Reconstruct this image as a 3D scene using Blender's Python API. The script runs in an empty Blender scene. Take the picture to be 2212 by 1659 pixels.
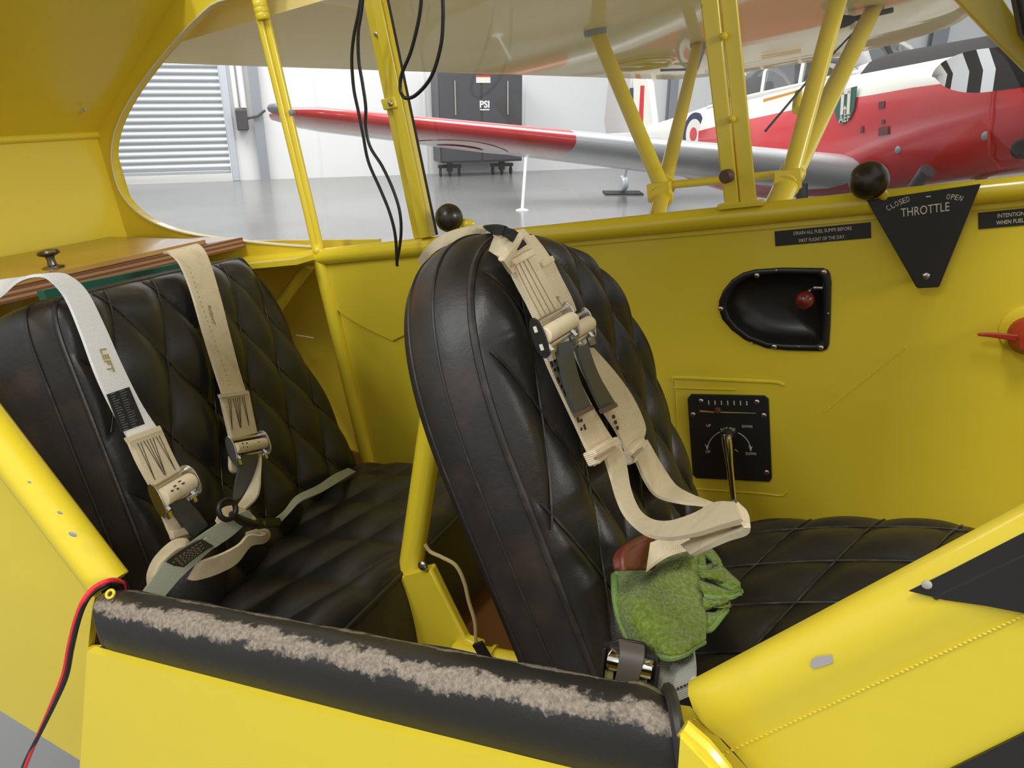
import bpy, bmesh, math, random
from mathutils import Vector, Matrix
from mathutils.geometry import tessellate_polygon
import mathutils
random.seed(3)
SC = bpy.context.scene
COL = SC.collection
PI = math.pi

# ------------------------------------------------------------------ camera, world, lights, exposure
FPX, CX, CY = 1600.0, 1106.0, 829.5          # focal length and centre for a 2212 x 1659 frame
TILT = math.radians(21.5)
CAM = Vector((0, 0, 1.55))
cR = Vector((1, 0, 0)); cF = Vector((0, math.cos(TILT), -math.sin(TILT))); cU = Vector((0, math.sin(TILT), math.cos(TILT)))
cam = bpy.data.cameras.new('camera'); camo = bpy.data.objects.new('camera', cam); COL.objects.link(camo)
cam.sensor_fit = 'HORIZONTAL'; cam.sensor_width = 36; cam.lens = FPX / 2212 * 36; cam.clip_start = 0.02; cam.clip_end = 200
camo.location = CAM; camo.rotation_euler = (PI / 2 - TILT, 0, 0)
SC.camera = camo
wd = bpy.data.worlds.new('world'); SC.world = wd; wd.use_nodes = True
wd.node_tree.nodes['Background'].inputs[0].default_value = (0.97, 0.985, 1.0, 1)
wd.node_tree.nodes['Background'].inputs[1].default_value = 0.79


def area(name, loc, target, sx, sy, power, color=(1, 1, 1)):
    l = bpy.data.lights.new(name, 'AREA'); l.shape = 'RECTANGLE'; l.size = sx; l.size_y = sy; l.energy = power; l.color = color
    o = bpy.data.objects.new(name, l); COL.objects.link(o)
    o.location = loc; o.rotation_euler = (Vector(target) - Vector(loc)).to_track_quat('-Z', 'Y').to_euler()
    return o


area('strap_fill_light', (4.4, -2.6, 3.5), (-0.3, 0.6, 1.3), 1.6, 1.3, 140, (1, 0.99, 0.97))  # added fill for the straps and seat fronts, not a real doorway
area('overhead_light', (-0.7, -1.3, 4.9), (0.0, 0.5, 1.2), 0.5, 1.2, 60, (1, 0.97, 0.91))  # added overhead fill for the seats and straps, clear of the side wall
area('overhead_light', (-3.1, -2.5, 5.0), (-0.7, 0.3, 1.25), 0.5, 1.4, 95, (0.92, 0.96, 1))  # added bluish fill to brighten the rear seat and its straps
area('overhead_light', (1.8, 9.0, 6.2), (1.0, 9.0, 0), 5, 5, 560, (1, 1, 1))
area('overhead_light', (-4.5, 10.5, 6.2), (-4.5, 11, 0), 5, 4, 480, (1, 1, 1))
area('apron_daylight', (-6.5, 19.0, 5.0), (-6.5, 19.0, 0), 5, 5, 1800, (1, 0.99, 0.93))
SC.view_settings.view_transform = 'Standard'; SC.view_settings.look = 'None'
SC.view_settings.exposure = 0.0; SC.view_settings.gamma = 1.0; SC.view_settings.use_curve_mapping = False

# ------------------------------------------------------------------ frames: world, the parked cub (nose up, seen from its right), the far trainer
_a = (Vector((1, 0, 0)) * -3214 + cF * 1600).normalized()
fN = -_a; fP = Vector((0, 0, 1)).cross(fN).normalized(); fZ = fN.cross(fP)
FM = Matrix(((fN.x, fP.x, fZ.x, CAM.x), (fN.y, fP.y, fZ.y, CAM.y), (fN.z, fP.z, fZ.z, CAM.z), (0, 0, 0, 1)))
FI = FM.inverted(); I4 = Matrix.Identity(4)
V = Vector


def ray(px, py): return cR * ((px - CX) / FPX) + cU * ((CY - py) / FPX) + cF
def _f(d): return V((d.dot(fN), d.dot(fP), d.dot(fZ)))
def Y(px, py, y): d = _f(ray(px, py)); return d * (y / d.y)
def X(px, py, x): d = _f(ray(px, py)); return d * (x / d.x)
def Zf(px, py, z): d = _f(ray(px, py)); return d * (z / d.z)
def PL(px, py, p, n): d = _f(ray(px, py)); return d * (p.dot(n) / d.dot(n))
def G(px, py, z=0.0): d = ray(px, py); return CAM + d * ((z - CAM.z) / d.z)      # world point on a level plane
def D(px, py, dep): return CAM + ray(px, py) * dep                               # world point at a given distance


# ------------------------------------------------------------------ materials
def mat(name, col, rough=0.5, metal=0.0, coat=0.0, spec=0.5, bump=None, var=None, sheen=0.0, coatr=0.08):
    m = bpy.data.materials.new(name); m.use_nodes = True
    nt = m.node_tree; b = nt.nodes['Principled BSDF']
    b.inputs['Base Color'].default_value = (*col, 1); b.inputs['Roughness'].default_value = rough
    b.inputs['Metallic'].default_value = metal; b.inputs['Coat Weight'].default_value = coat
    b.inputs['Coat Roughness'].default_value = coatr; b.inputs['Specular IOR Level'].default_value = spec
    b.inputs['Sheen Weight'].default_value = sheen
    tc = nt.nodes.new('ShaderNodeTexCoord')
    if var:                                   # (scale, second colour, low, high)
        n = nt.nodes.new('ShaderNodeTexNoise'); n.inputs['Scale'].default_value = var[0]; n.inputs['Detail'].default_value = 6
        r = nt.nodes.new('ShaderNodeMapRange'); r.inputs[1].default_value = var[2]; r.inputs[2].default_value = var[3]
        x = nt.nodes.new('ShaderNodeMix'); x.data_type = 'RGBA'
        x.inputs[6].default_value = (*col, 1); x.inputs[7].default_value = (*var[1], 1)
        nt.links.new(tc.outputs['Object'], n.inputs['Vector']); nt.links.new(n.outputs[0], r.inputs[0])
        nt.links.new(r.outputs[0], x.inputs[0]); nt.links.new(x.outputs[2], b.inputs['Base Color'])
    if bump:                                  # list of (kind, scale, strength, distance)
        last = None
        for kind, sc, st, ds in bump:
            if kind == 'noise':
                t = nt.nodes.new('ShaderNodeTexNoise'); t.inputs['Scale'].default_value = sc; t.inputs['Detail'].default_value = 4; out = t.outputs[0]
                nt.links.new(tc.outputs['Object'], t.inputs['Vector'])
            elif kind == 'voronoi':
                t = nt.nodes.new('ShaderNodeTexVoronoi'); t.inputs['Scale'].default_value = sc; out = t.outputs[0]
                nt.links.new(tc.outputs['Object'], t.inputs['Vector'])
            elif kind == 'crack':
                t = nt.nodes.new('ShaderNodeTexVoronoi'); t.feature = 'DISTANCE_TO_EDGE'; t.inputs['Scale'].default_value = sc
                nt.links.new(tc.outputs['Object'], t.inputs['Vector'])
                r = nt.nodes.new('ShaderNodeMapRange'); r.inputs[1].default_value = 0; r.inputs[2].default_value = 0.12
                nt.links.new(t.outputs[0], r.inputs[0]); out = r.outputs[0]
            else:                             # 'weave': ribs along the length of a strap, from its own UV in metres
                t = nt.nodes.new('ShaderNodeTexWave'); t.wave_type = 'BANDS'; t.bands_direction = kind[-1].upper(); t.inputs['Scale'].default_value = sc; out = t.outputs[1]
                nt.links.new(tc.outputs['UV'], t.inputs['Vector'])
            bp = nt.nodes.new('ShaderNodeBump'); bp.inputs['Strength'].default_value = st; bp.inputs['Distance'].default_value = ds
            nt.links.new(out, bp.inputs['Height'])
            if last: nt.links.new(last.outputs[0], bp.inputs['Normal'])
            last = bp
        nt.links.new(last.outputs[0], b.inputs['Normal'])
    return m


YEL = (0.78, 0.61, 0.036)
yellow = mat('yellow_paint', YEL, 0.32, coat=0.35, bump=[('noise', 5, 0.25, 0.006), ('noise', 160, 0.05, 0.0008)])
yellow_fab = mat('yellow_doped_fabric', (0.78, 0.61, 0.038), 0.34, coat=0.25, bump=[('noise', 6, 0.3, 0.008), ('noise', 300, 0.06, 0.0006)])
yellow_tube = mat('yellow_tube_paint', (0.80, 0.62, 0.030), 0.28, coat=0.4, bump=[('noise', 40, 0.12, 0.001)], var=(55, (0.16, 0.12, 0.03), 0.74, 0.80))
cream = mat('cream_wing_fabric', (0.90, 0.74, 0.27), 0.6, spec=0.05, coat=0.30, coatr=0.035, bump=[('noise', 2.2, 0.12, 0.02), ('noise', 14, 0.05, 0.004)])
leather = mat('black_quilted_leather', (0.019, 0.018, 0.016), 0.39, spec=0.55, bump=[('noise', 26, 0.25, 0.004), ('voronoi', 620, 0.09, 0.0006), ('noise', 120, 0.25, 0.0012)], var=(14, (0.034, 0.026, 0.020), 0.5, 0.75))
leather_worn = mat('worn_black_leather', (0.022, 0.020, 0.018), 0.44, spec=0.5, bump=[('noise', 30, 0.3, 0.004), ('voronoi', 900, 0.10, 0.0005), ('noise', 140, 0.2, 0.001)], var=(22, (0.060, 0.036, 0.026), 0.50, 0.76))
seam_mat = mat('worn_piping_leather', (0.024, 0.021, 0.018), 0.5, var=(60, (0.060, 0.046, 0.036), 0.5, 0.75))
quilt_mat = mat('rubbed_seam_leather', (0.032, 0.029, 0.025), 0.40, var=(90, (0.085, 0.072, 0.060), 0.45, 0.7))
web_cream = mat('cream_webbing', (0.82, 0.70, 0.48), 0.75, spec=0.25, bump=[('wavex', 260, 0.5, 0.0008), ('wavey', 420, 0.25, 0.0005)], var=(45, (0.66, 0.52, 0.32), 0.52, 0.8))
web_white = mat('white_webbing', (0.88, 0.88, 0.87), 0.7, spec=0.25, bump=[('wavex', 260, 0.5, 0.0008), ('wavey', 420, 0.25, 0.0005)])
web_green = mat('grey_green_webbing', (0.42, 0.45, 0.35), 0.7, spec=0.3, bump=[('wavex', 230, 0.6, 0.0009), ('wavey', 420, 0.25, 0.0005)])
web_grey = mat('grey_pull_tab', (0.060, 0.066, 0.068), 0.42, bump=[('wavex', 330, 0.15, 0.0004)])
stitch = mat('dark_stitching', (0.06, 0.045, 0.03), 0.8)
stitch_l = mat('tan_stitching', (0.42, 0.32, 0.20), 0.8)
ink = mat('stencil_ink', (0.05, 0.045, 0.04), 0.8)
ink_gold = mat('faded_yellow_stencil', (0.42, 0.33, 0.10), 0.8)
steel = mat('steel', (0.62, 0.60, 0.55), 0.28, metal=1)
chrome = mat('chrome', (0.72, 0.70, 0.64), 0.10, metal=1)
blackmetal = mat('black_oxide_steel', (0.03, 0.026, 0.022), 0.4, metal=0.6)
plate_black = mat('black_anodised_plate', (0.016, 0.015, 0.013), 0.48, bump=[('noise', 900, 0.04, 0.0003)])
plate_worn = mat('black_label_plate', (0.020, 0.018, 0.014), 0.5)
black_plastic = mat('black_plastic', (0.013, 0.012, 0.010), 0.36)
knob_black = mat('dark_brown_bakelite', (0.026, 0.017, 0.010), 0.33, coat=0.1)
red_knob = mat('dark_red_knob', (0.17, 0.018, 0.012), 0.25, coat=0.4)
red_paint = mat('red_lever_paint', (0.42, 0.035, 0.016), 0.4)
letter = mat('off_white_lettering', (0.72, 0.68, 0.56), 0.6)
wood = mat('varnished_plywood', (0.44, 0.25, 0.055), 0.28, coat=0.5, var=(9, (0.34, 0.17, 0.035), 0.4, 0.7))
ply_dark = mat('dark_plywood_edge', (0.17, 0.06, 0.025), 0.5)
ply_light = mat('pale_plywood_edge', (0.36, 0.20, 0.08), 0.5)
brass = mat('aged_bronze', (0.16, 0.14, 0.11), 0.3, metal=0.9)
teal = mat('green_foam', (0.008, 0.10, 0.06), 0.7)
cable_black = mat('black_cable', (0.008, 0.008, 0.008), 0.35)
wire_red = mat('red_wire', (0.80, 0.03, 0.045), 0.35)
wire_beige = mat('beige_wire', (0.50, 0.38, 0.16), 0.5)
tape = mat('black_tape', (0.012, 0.012, 0.011), 0.5)
oxblood = mat('oxblood_leather', (0.15, 0.032, 0.018), 0.42)
floor_brown = mat('brown_floor_board', (0.22, 0.09, 0.03), 0.6)
dark_fab = mat('dark_seat_fabric', (0.016, 0.015, 0.013), 0.65, bump=[('noise', 60, 0.3, 0.003)])
green = mat('green_microfibre', (0.13, 0.18, 0.015), 0.9, spec=0.12, sheen=0.2, bump=[('voronoi', 340, 0.9, 0.0022)], var=(300, (0.20, 0.28, 0.05), 0.40, 0.70))
green_edge = mat('pale_green_edging', (0.17, 0.28, 0.07), 0.9, bump=[('noise', 500, 0.8, 0.002)])
white_card = mat('white_tag', (0.75, 0.72, 0.62), 0.7)
blk_stripe = mat('black_fuselage_paint', (0.016, 0.015, 0.013), 0.35, coat=0.3)
grey_primer = mat('grey_primer', (0.42, 0.40, 0.38), 0.5)
buckle_grey = mat('grey_buckle_plastic', (0.085, 0.072, 0.058), 0.5, bump=[('noise', 900, 0.1, 0.0004)])
buckle_web = mat('olive_webbing', (0.20, 0.17, 0.05), 0.7)

concrete = mat('polished_concrete', (0.22, 0.22, 0.215), 0.17, spec=0.14, bump=[('noise', 3, 0.04, 0.01)], var=(0.5, (0.18, 0.18, 0.175), 0.4, 0.7))
wall_white = mat('white_wall_sheet', (0.75, 0.75, 0.75), 0.6)
shutter = mat('galvanised_slat', (0.50, 0.53, 0.56), 0.36, metal=0.5)
grey_steel = mat('grey_column_paint', (0.26, 0.28, 0.31), 0.5)
guide_grey = mat('pale_guide_rail', (0.55, 0.59, 0.64), 0.4, metal=0.4)
cab_black = mat('charcoal_cabinet_paint', (0.05, 0.05, 0.058), 0.45)
rubber = mat('black_rubber', (0.02, 0.02, 0.02), 0.6)
a_red = mat('red_aircraft_paint', (0.60, 0.012, 0.018), 0.22, coat=0.6)
a_white = mat('white_aircraft_paint', (0.78, 0.77, 0.70), 0.3, coat=0.4)
a_silver = mat('silver_grey_paint', (0.52, 0.55, 0.57), 0.30, coat=0.5)
a_black = mat('matt_black_antiglare', (0.026, 0.024, 0.021), 0.75, spec=0.12)
a_blue = mat('roundel_blue', (0.012, 0.018, 0.07), 0.4)
a_green = mat('green_shield', (0.01, 0.10, 0.07), 0.4)
a_orange = mat('orange_warning_strip', (0.60, 0.25, 0.02), 0.5)
a_prop = mat('white_propeller_paint', (0.82, 0.84, 0.87), 0.3)
grey_door = mat('grey_door_paint', (0.50, 0.47, 0.46), 0.5)
label_red = mat('red_label', (0.6, 0.03, 0.03), 0.5)


def glass_mat(name, refl, haze, tint=(1, 1, 1)):
    m = bpy.data.materials.new(name); m.use_nodes = True; nt = m.node_tree; nt.nodes.clear()
    o = nt.nodes.new('ShaderNodeOutputMaterial'); t = nt.nodes.new('ShaderNodeBsdfTransparent'); t.inputs[0].default_value = (*tint, 1)
    g = nt.nodes.new('ShaderNodeBsdfGlossy'); g.inputs['Roughness'].default_value = 0.012
    d = nt.nodes.new('ShaderNodeBsdfDiffuse'); d.inputs[0].default_value = (0.8, 0.8, 0.8, 1)
    f = nt.nodes.new('ShaderNodeFresnel'); f.inputs['IOR'].default_value = refl
    a = nt.nodes.new('ShaderNodeMixShader'); b = nt.nodes.new('ShaderNodeMixShader'); b.inputs[0].default_value = haze
    ge = nt.nodes.new('ShaderNodeNewGeometry'); k1 = nt.nodes.new('ShaderNodeMath'); k1.operation = 'SUBTRACT'; k1.inputs[0].default_value = 1; nt.links.new(ge.outputs['Backfacing'], k1.inputs[1])
    k2 = nt.nodes.new('ShaderNodeMath'); k2.operation = 'MULTIPLY'; nt.links.new(k1.outputs[0], k2.inputs[0]); nt.links.new(f.outputs[0], k2.inputs[1])
    nt.links.new(k2.outputs[0], a.inputs[0]); nt.links.new(t.outputs[0], a.inputs[1]); nt.links.new(g.outputs[0], a.inputs[2])
    nt.links.new(a.outputs[0], b.inputs[1]); nt.links.new(d.outputs[0], b.inputs[2]); nt.links.new(b.outputs[0], o.inputs[0])
    return m


pane_mat = glass_mat('clear_acrylic', 1.45, 0.012)
canopy_mat = glass_mat('canopy_acrylic', 1.5, 0.03, (0.46, 0.48, 0.50))


# ------------------------------------------------------------------ mesh builder
class B:
    def __init__(s): s.v = []; s.f = []; s.uv = {}; s.mi = []

    def add(s, vs, fs, mi=0, uvs=None):
        o = len(s.v); s.v += [V(p) for p in vs]
        for f in fs: s.f.append([i + o for i in f]); s.mi.append(mi)
        if uvs:
            for i, q in enumerate(uvs): s.uv[o + i] = q
        return s

    def box(s, c, sx, sy, sz, R=None, mi=0):
        c = V(c); vs = []
        for x in (-.5, .5):
            for y in (-.5, .5):
                for z in (-.5, .5):
                    p = V((x * sx, y * sy, z * sz)); vs.append(c + (R @ p if R else p))
        return s.add(vs, [(0, 1, 3, 2), (4, 6, 7, 5), (0, 4, 5, 1), (2, 3, 7, 6), (0, 2, 6, 4), (1, 5, 7, 3)], mi)

    def tube(s, pts, r, n=10, mi=0, cap=True):
        pts = [V(p) for p in pts]; m = len(pts); rr = r if isinstance(r, (list, tuple)) else [r] * m
        tg = [(pts[min(i + 1, m - 1)] - pts[max(i - 1, 0)]).normalized() for i in range(m)]
        a = tg[0].orthogonal().normalized(); vs = []
        for i in range(m):
            a = (a - tg[i] * a.dot(tg[i])).normalized(); b = tg[i].cross(a)
            for k in range(n):
                t = 2 * PI * k / n; vs.append(pts[i] + (a * math.cos(t) + b * math.sin(t)) * rr[i])
        fs = [(i * n + k, i * n + (k + 1) % n, (i + 1) * n + (k + 1) % n, (i + 1) * n + k) for i in range(m - 1) for k in range(n)]
        if cap: fs += [tuple(range(n))[::-1], tuple((m - 1) * n + k for k in range(n))]
        return s.add(vs, fs, mi)

    def lathe(s, o, ax, prof, n=20, mi=0):          # prof: (radius, height along ax)
        ax = V(ax).normalized(); a = ax.orthogonal().normalized(); b = ax.cross(a); o = V(o); vs = []
        for r, h in prof:
            for k in range(n):
                t = 2 * PI * k / n; vs.append(o + ax * h + (a * math.cos(t) + b * math.sin(t)) * max(r, 1e-5))
        fs = [(i * n + k, i * n + (k + 1) % n, (i + 1) * n + (k + 1) % n, (i + 1) * n + k) for i in range(len(prof) - 1) for k in range(n)]
        fs += [tuple(range(n))[::-1], tuple((len(prof) - 1) * n + k for k in range(n))]
        return s.add(vs, fs, mi)

    def ball(s, c, r, n=24, sq=(1, 1, 1), mi=0):
        c = V(c); vs = []; m = n // 2
        for i in range(m + 1):
            p = PI * i / m
            for k in range(n):
                t = 2 * PI * k / n; q = V((math.sin(p) * math.cos(t) * sq[0], math.sin(p) * math.sin(t) * sq[1], math.cos(p) * sq[2])); vs.append(c + q * r)
        return s.add(vs, [(i * n + k, (i + 1) * n + k, (i + 1) * n + (k + 1) % n, i * n + (k + 1) % n) for i in range(m) for k in range(n)], mi)

    def prism(s, poly, d, mi=0, hole=None):         # closed outline (with a hole if given) extruded by vector d
        poly = [V(p) for p in poly]; d = V(d); hole = [V(p) for p in hole] if hole else []
        tri = tessellate_polygon([poly, hole] if hole else [poly]); m = len(poly); n = m + len(hole)
        fs = [tuple(t) for t in tri] + [tuple(i + n for i in reversed(t)) for t in tri]
        fs += [(i, (i + 1) % m, (i + 1) % m + n, i + n) for i in range(m)]
        h = n - m; fs += [(m + i, m + (i + 1) % h, m + (i + 1) % h + n, m + i + n) for i in range(h)]
        return s.add(poly + hole + [p + d for p in poly + hole], fs, mi)

    def strip(s, A, Bq, th=0.0022, n=40, mi=0, ends=True):   # webbing from its two edge lines
        A = crom(A, n); Bq = crom(Bq, n); vs = []; uvs = []; L = 0.0
        for i in range(n):
            t = A[min(i + 1, n - 1)] - A[max(i - 1, 0)] + Bq[min(i + 1, n - 1)] - Bq[max(i - 1, 0)]
            w = Bq[i] - A[i]; nn = t.cross(w)
            nn = nn.normalized() if nn.length > 1e-9 else V((0, 0, 1))
            if i: L += ((A[i] - A[i - 1]).length + (Bq[i] - Bq[i - 1]).length) / 2
            for q, vv in ((A[i], 0), (Bq[i], w.length)):
                vs += [q + nn * th / 2, q - nn * th / 2]; uvs += [(L, vv), (L, vv)]
        fs = []
        for i in range(n - 1):
            a = i * 4; b = a + 4
            fs += [(a, a + 2, b + 2, b), (a + 1, b + 1, b + 3, a + 3), (a, b, b + 1, a + 1), (a + 2, a + 3, b + 3, b + 2)]
        e = (n - 1) * 4; fs += [(0, 1, 3, 2), (e, e + 2, e + 3, e + 1)]
        return s.add(vs, fs, mi, uvs)


def crom(P, n):                                     # Catmull-Rom through the points, n samples even in length
    P = [V(p) for p in P]
    if len(P) == 2: return [P[0].lerp(P[1], i / (n - 1)) for i in range(n)]
    E = [P[0] * 2 - P[1]] + P + [P[-1] * 2 - P[-2]]; out = []
    for i in range(1, len(E) - 2):
        for k in range(16):
            t = k / 16; a, b, c, d = E[i - 1:i + 3]
            out.append(0.5 * ((2 * b) + (c - a) * t + (2 * a - 5 * b + 4 * c - d) * t * t + (3 * b - a - 3 * c + d) * t ** 3))
    out.append(P[-1]); S = [0]
    for i in range(1, len(out)): S.append(S[-1] + (out[i] - out[i - 1]).length)
    res = []; j = 0
    for i in range(n):
        s = S[-1] * i / (n - 1)
        while j < len(S) - 2 and S[j + 1] < s: j += 1
        res.append(out[j].lerp(out[j + 1], (s - S[j]) / max(S[j + 1] - S[j], 1e-9)))
    return res


ROOT = {}


def props(o, label=None, cat=None, group=None, kind=None):
    if label: o['label'] = label
    if cat: o['category'] = cat
    if group: o['group'] = group
    if kind: o['kind'] = kind
    return o


def thing(name, label, cat, loc, frame=FM, group=None, kind=None):
    o = bpy.data.objects.new(name, None); COL.objects.link(o); o.empty_display_size = 0.02
    Mx = frame @ Matrix.Translation(V(loc)); o.matrix_world = Mx; ROOT[o] = Mx
    return props(o, label, cat, group, kind)


def obj(name, b, m, parent=None, frame=FM, label=None, cat=None, group=None, kind=None, ang=38, bevel=0, smooth=True, sub=0):
    me = bpy.data.meshes.new(name)
    W = [frame @ p for p in b.v]
    if parent is not None: Mx = ROOT[parent]
    else:
        lo = [min(p[i] for p in b.v) for i in range(3)]; hi = [max(p[i] for p in b.v) for i in range(3)]
        Mx = frame @ Matrix.Translation(V(((lo[0] + hi[0]) / 2, (lo[1] + hi[1]) / 2, lo[2])))
    inv = Mx.inverted()
    me.from_pydata([inv @ p for p in W], [], b.f)
    for x in (m if isinstance(m, (list, tuple)) else [m]): me.materials.append(x)
    for p, k in zip(me.polygons, b.mi): p.material_index = k
    bm = bmesh.new(); bm.from_mesh(me); bmesh.ops.recalc_face_normals(bm, faces=bm.faces); bm.to_mesh(me); bm.free()
    if b.uv:
        uv = me.uv_layers.new(name='UVMap')
        for l in me.loops: uv.data[l.index].uv = b.uv.get(l.vertex_index, (0, 0))
    if smooth:
        me.polygons.foreach_set('use_smooth', [True] * len(me.polygons)); me.set_sharp_from_angle(angle=math.radians(ang))
    o = bpy.data.objects.new(name, me); COL.objects.link(o)
    if parent is not None:
        o.parent = parent
    else: o.matrix_world = Mx
    ROOT[o] = Mx
    if bevel:
        k = o.modifiers.new('bevel', 'BEVEL'); k.width = bevel; k.segments = 3; k.limit_method = 'ANGLE'
    if sub:
        k = o.modifiers.new('subsurf', 'SUBSURF'); k.levels = k.render_levels = sub
    return props(o, label, cat, group, kind)


def text(s, org, xd, yd, size, m, parent, frame=FM, name='lettering', align='CENTER', ext=0.0002, space=1.0, bold=0.0, width=None):
    cu = bpy.data.curves.new(name, 'FONT'); cu.body = s; cu.size = size; cu.align_x = align; cu.align_y = 'CENTER'; cu.extrude = ext
    cu.space_character = space; cu.materials.append(m); cu.resolution_u = 3; cu.offset = bold
    o = bpy.data.objects.new(name, cu); COL.objects.link(o); bpy.context.view_layer.update()
    me = bpy.data.meshes.new_from_object(o.evaluated_get(bpy.context.evaluated_depsgraph_get())); bpy.data.objects.remove(o)
    xs = [q.co.x for q in me.vertices]
    if width:
        k = width / (max(xs) - min(xs))
        for q in me.vertices: q.co.x *= k
    o = bpy.data.objects.new(name, me); COL.objects.link(o); o['kind'] = 'stuff'
    xd = V(xd).normalized(); zd = xd.cross(V(yd)).normalized(); yd = zd.cross(xd)
    L = Matrix(((xd.x, yd.x, zd.x, org[0]), (xd.y, yd.y, zd.y, org[1]), (xd.z, yd.z, zd.z, org[2]), (0, 0, 0, 1)))
    o.parent = parent; o.matrix_basis = ROOT[parent].inverted() @ frame @ L
    ROOT[o] = frame @ L
    return o


_sb = B(); _sb.lathe((0, 0, 0), (0, 0, 1), [(1, 0), (1, .15), (.85, .4), (.5, .55), (.001, .6)], 14)
_sb.box((0, 0, .6), 1.1, .16, .06); _sb.box((0, 0, .6), .16, 1.1, .06)
SCREW = bpy.data.meshes.new('screw'); SCREW.from_pydata([tuple(p) for p in _sb.v], [], _sb.f); SCREW.materials.append(steel); SCREW.materials.append(stitch)
for i, p in enumerate(SCREW.polygons):
    p.use_smooth = True
    if i >= len(SCREW.polygons) - 12: p.material_index = 1


def screw(pos, nrm, r, parent, frame=FM, name='screw'):
    o = bpy.data.objects.new(name, SCREW); COL.objects.link(o); o.parent = parent
    q = V(nrm).to_track_quat('Z', 'Y').to_matrix().to_4x4()
    o.matrix_basis = ROOT[parent].inverted() @ frame @ Matrix.Translation(V(pos)) @ q @ Matrix.Diagonal((r, r, r, 1))
    return o


PORT = V((0, 1, 0)); IN = V((0, -1, 0)); UP = V((0, 0, 1)); FWD = V((1, 0, 0))
# ------------------------------------------------------------------ hangar: floor, back wall, shutter door, columns
fb = B(); fb.box((0, 8, -0.1), 70, 60, 0.2)
obj('floor', fb, concrete, None, I4, kind='structure')
w1 = G(566, 388); w2 = G(1232, 366); wx = (w2 - w1).normalized(); wy = V((-wx.y, wx.x, 0))
HM = Matrix(((wx.x, wy.x, 0, w1.x), (wx.y, wy.y, 0, w1.y), (0, 0, 1, 0), (0, 0, 0, 1)))
def WL(px, py):
    d = ray(px, py); t = (w1 - CAM).dot(wy) / d.dot(wy); return HM.inverted() @ (CAM + d * t)
def GW(px, py): return HM.inverted() @ G(px, py)
dr = WL(508, 390).x; dl = dr - 3.7
b = B(); b.box(((dr + 26) / 2, 0.1, 3.2), 26 - dr, 0.2, 6.4); b.box(((dl - 22) / 2, 0.1, 3.2), dl + 22, 0.2, 6.4); b.box(((dr + dl) / 2, 0.1, 4.75), 3.7, 0.2, 3.3)
wb = obj('wall_back', b, wall_white, None, HM, kind='structure')
for k in range(9):                                   # cladding joints on the white sheets
    j = B(); j.box((dr + 1.6 + k * 2.1, -0.006, 2.4), 0.03, 0.012, 4.8); obj('joint_strip', j, wall_white, wb, HM)
door = thing('door_1', None, None, ((dr + dl) / 2, 0.05, 0), HM, kind='structure')
prof = [(math.sin(k / 8 * PI) ** 0.8 * -0.032, -0.056 + 0.112 * k / 8) for k in range(9)]
sb = B(); vs = []; fs = []
for x in (-1.8, 1.8):
    for q, z in prof: vs.append((x, q, z))
for k in range(8): fs.append((k, k + 1, k + 10, k + 9))
fs += [tuple(range(9)), tuple(range(9, 18))]
sb.add(vs, fs)
slat0 = obj('slat', B().add([V(p) + V(((dr + dl) / 2, 0.05, 0.25)) for p in vs], fs), shutter, door, HM, ang=60)
for k in range(1, 27):
    o = bpy.data.objects.new('slat', slat0.data); COL.objects.link(o); o.parent = door; o.location = (0, 0, 0.1165 * k)
b = B(); b.box(((dr + dl) / 2, 0.03, 0.165), 3.6, 0.06, 0.06); obj('bottom_bar', b, shutter, door, HM, bevel=0.008)
b = B(); b.box((dr + 0.03, -0.03, 1.65), 0.13, 0.10, 3.3); obj('guide_rail', b, guide_grey, door, HM, bevel=0.01)
t = thing('door_motor', 'dark chain operator box with an arm beside the roller shutter', 'motor', WL(512, 275), HM)
b = B(); c = WL(523, 258); b.box(c + V((0, -0.16, 0)), 0.20, 0.26, 0.36); obj('motor_box', b, cab_black, t, HM, bevel=0.02)
b = B(); b.tube([c + V((0.08, -0.2, 0.02)), c + V((0.28, -0.22, 0.06)), c + V((0.42, -0.24, 0.16))], 0.022, 8); obj('arm', b, cab_black, t, HM)
t = thing('conduit', 'pair of white vertical conduits on the wall above the door motor', 'pipe', WL(512, 240), HM)
for px in (512, 528):
    b = B(); c = WL(px, 240); b.tube([c + V((0, -0.08, 0.06)), V((c.x, -0.08, 3.4))], 0.045 if px == 512 else 0.06, 10); obj('pipe', b, wall_white, t, HM)
for n, (pa, pb) in enumerate([((547, 250), (568, 250)), ((1440, 200), (1456, 200)), ((2008, 60), (2040, 60))]):
    xa = WL(*pa).x; xb = WL(*pb).x; w = xb - xa
    b = B(); b.box(((xa + xb) / 2, -0.16, 3), w, 0.02, 6); b.box(((xa + xb) / 2, -0.02, 3), w, 0.02, 6); b.box(((xa + xb) / 2, -0.09, 3), 0.02, 0.14, 6)
    obj('trim_%d' % (n + 1), b, grey_steel, None, HM, kind='structure')

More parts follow.
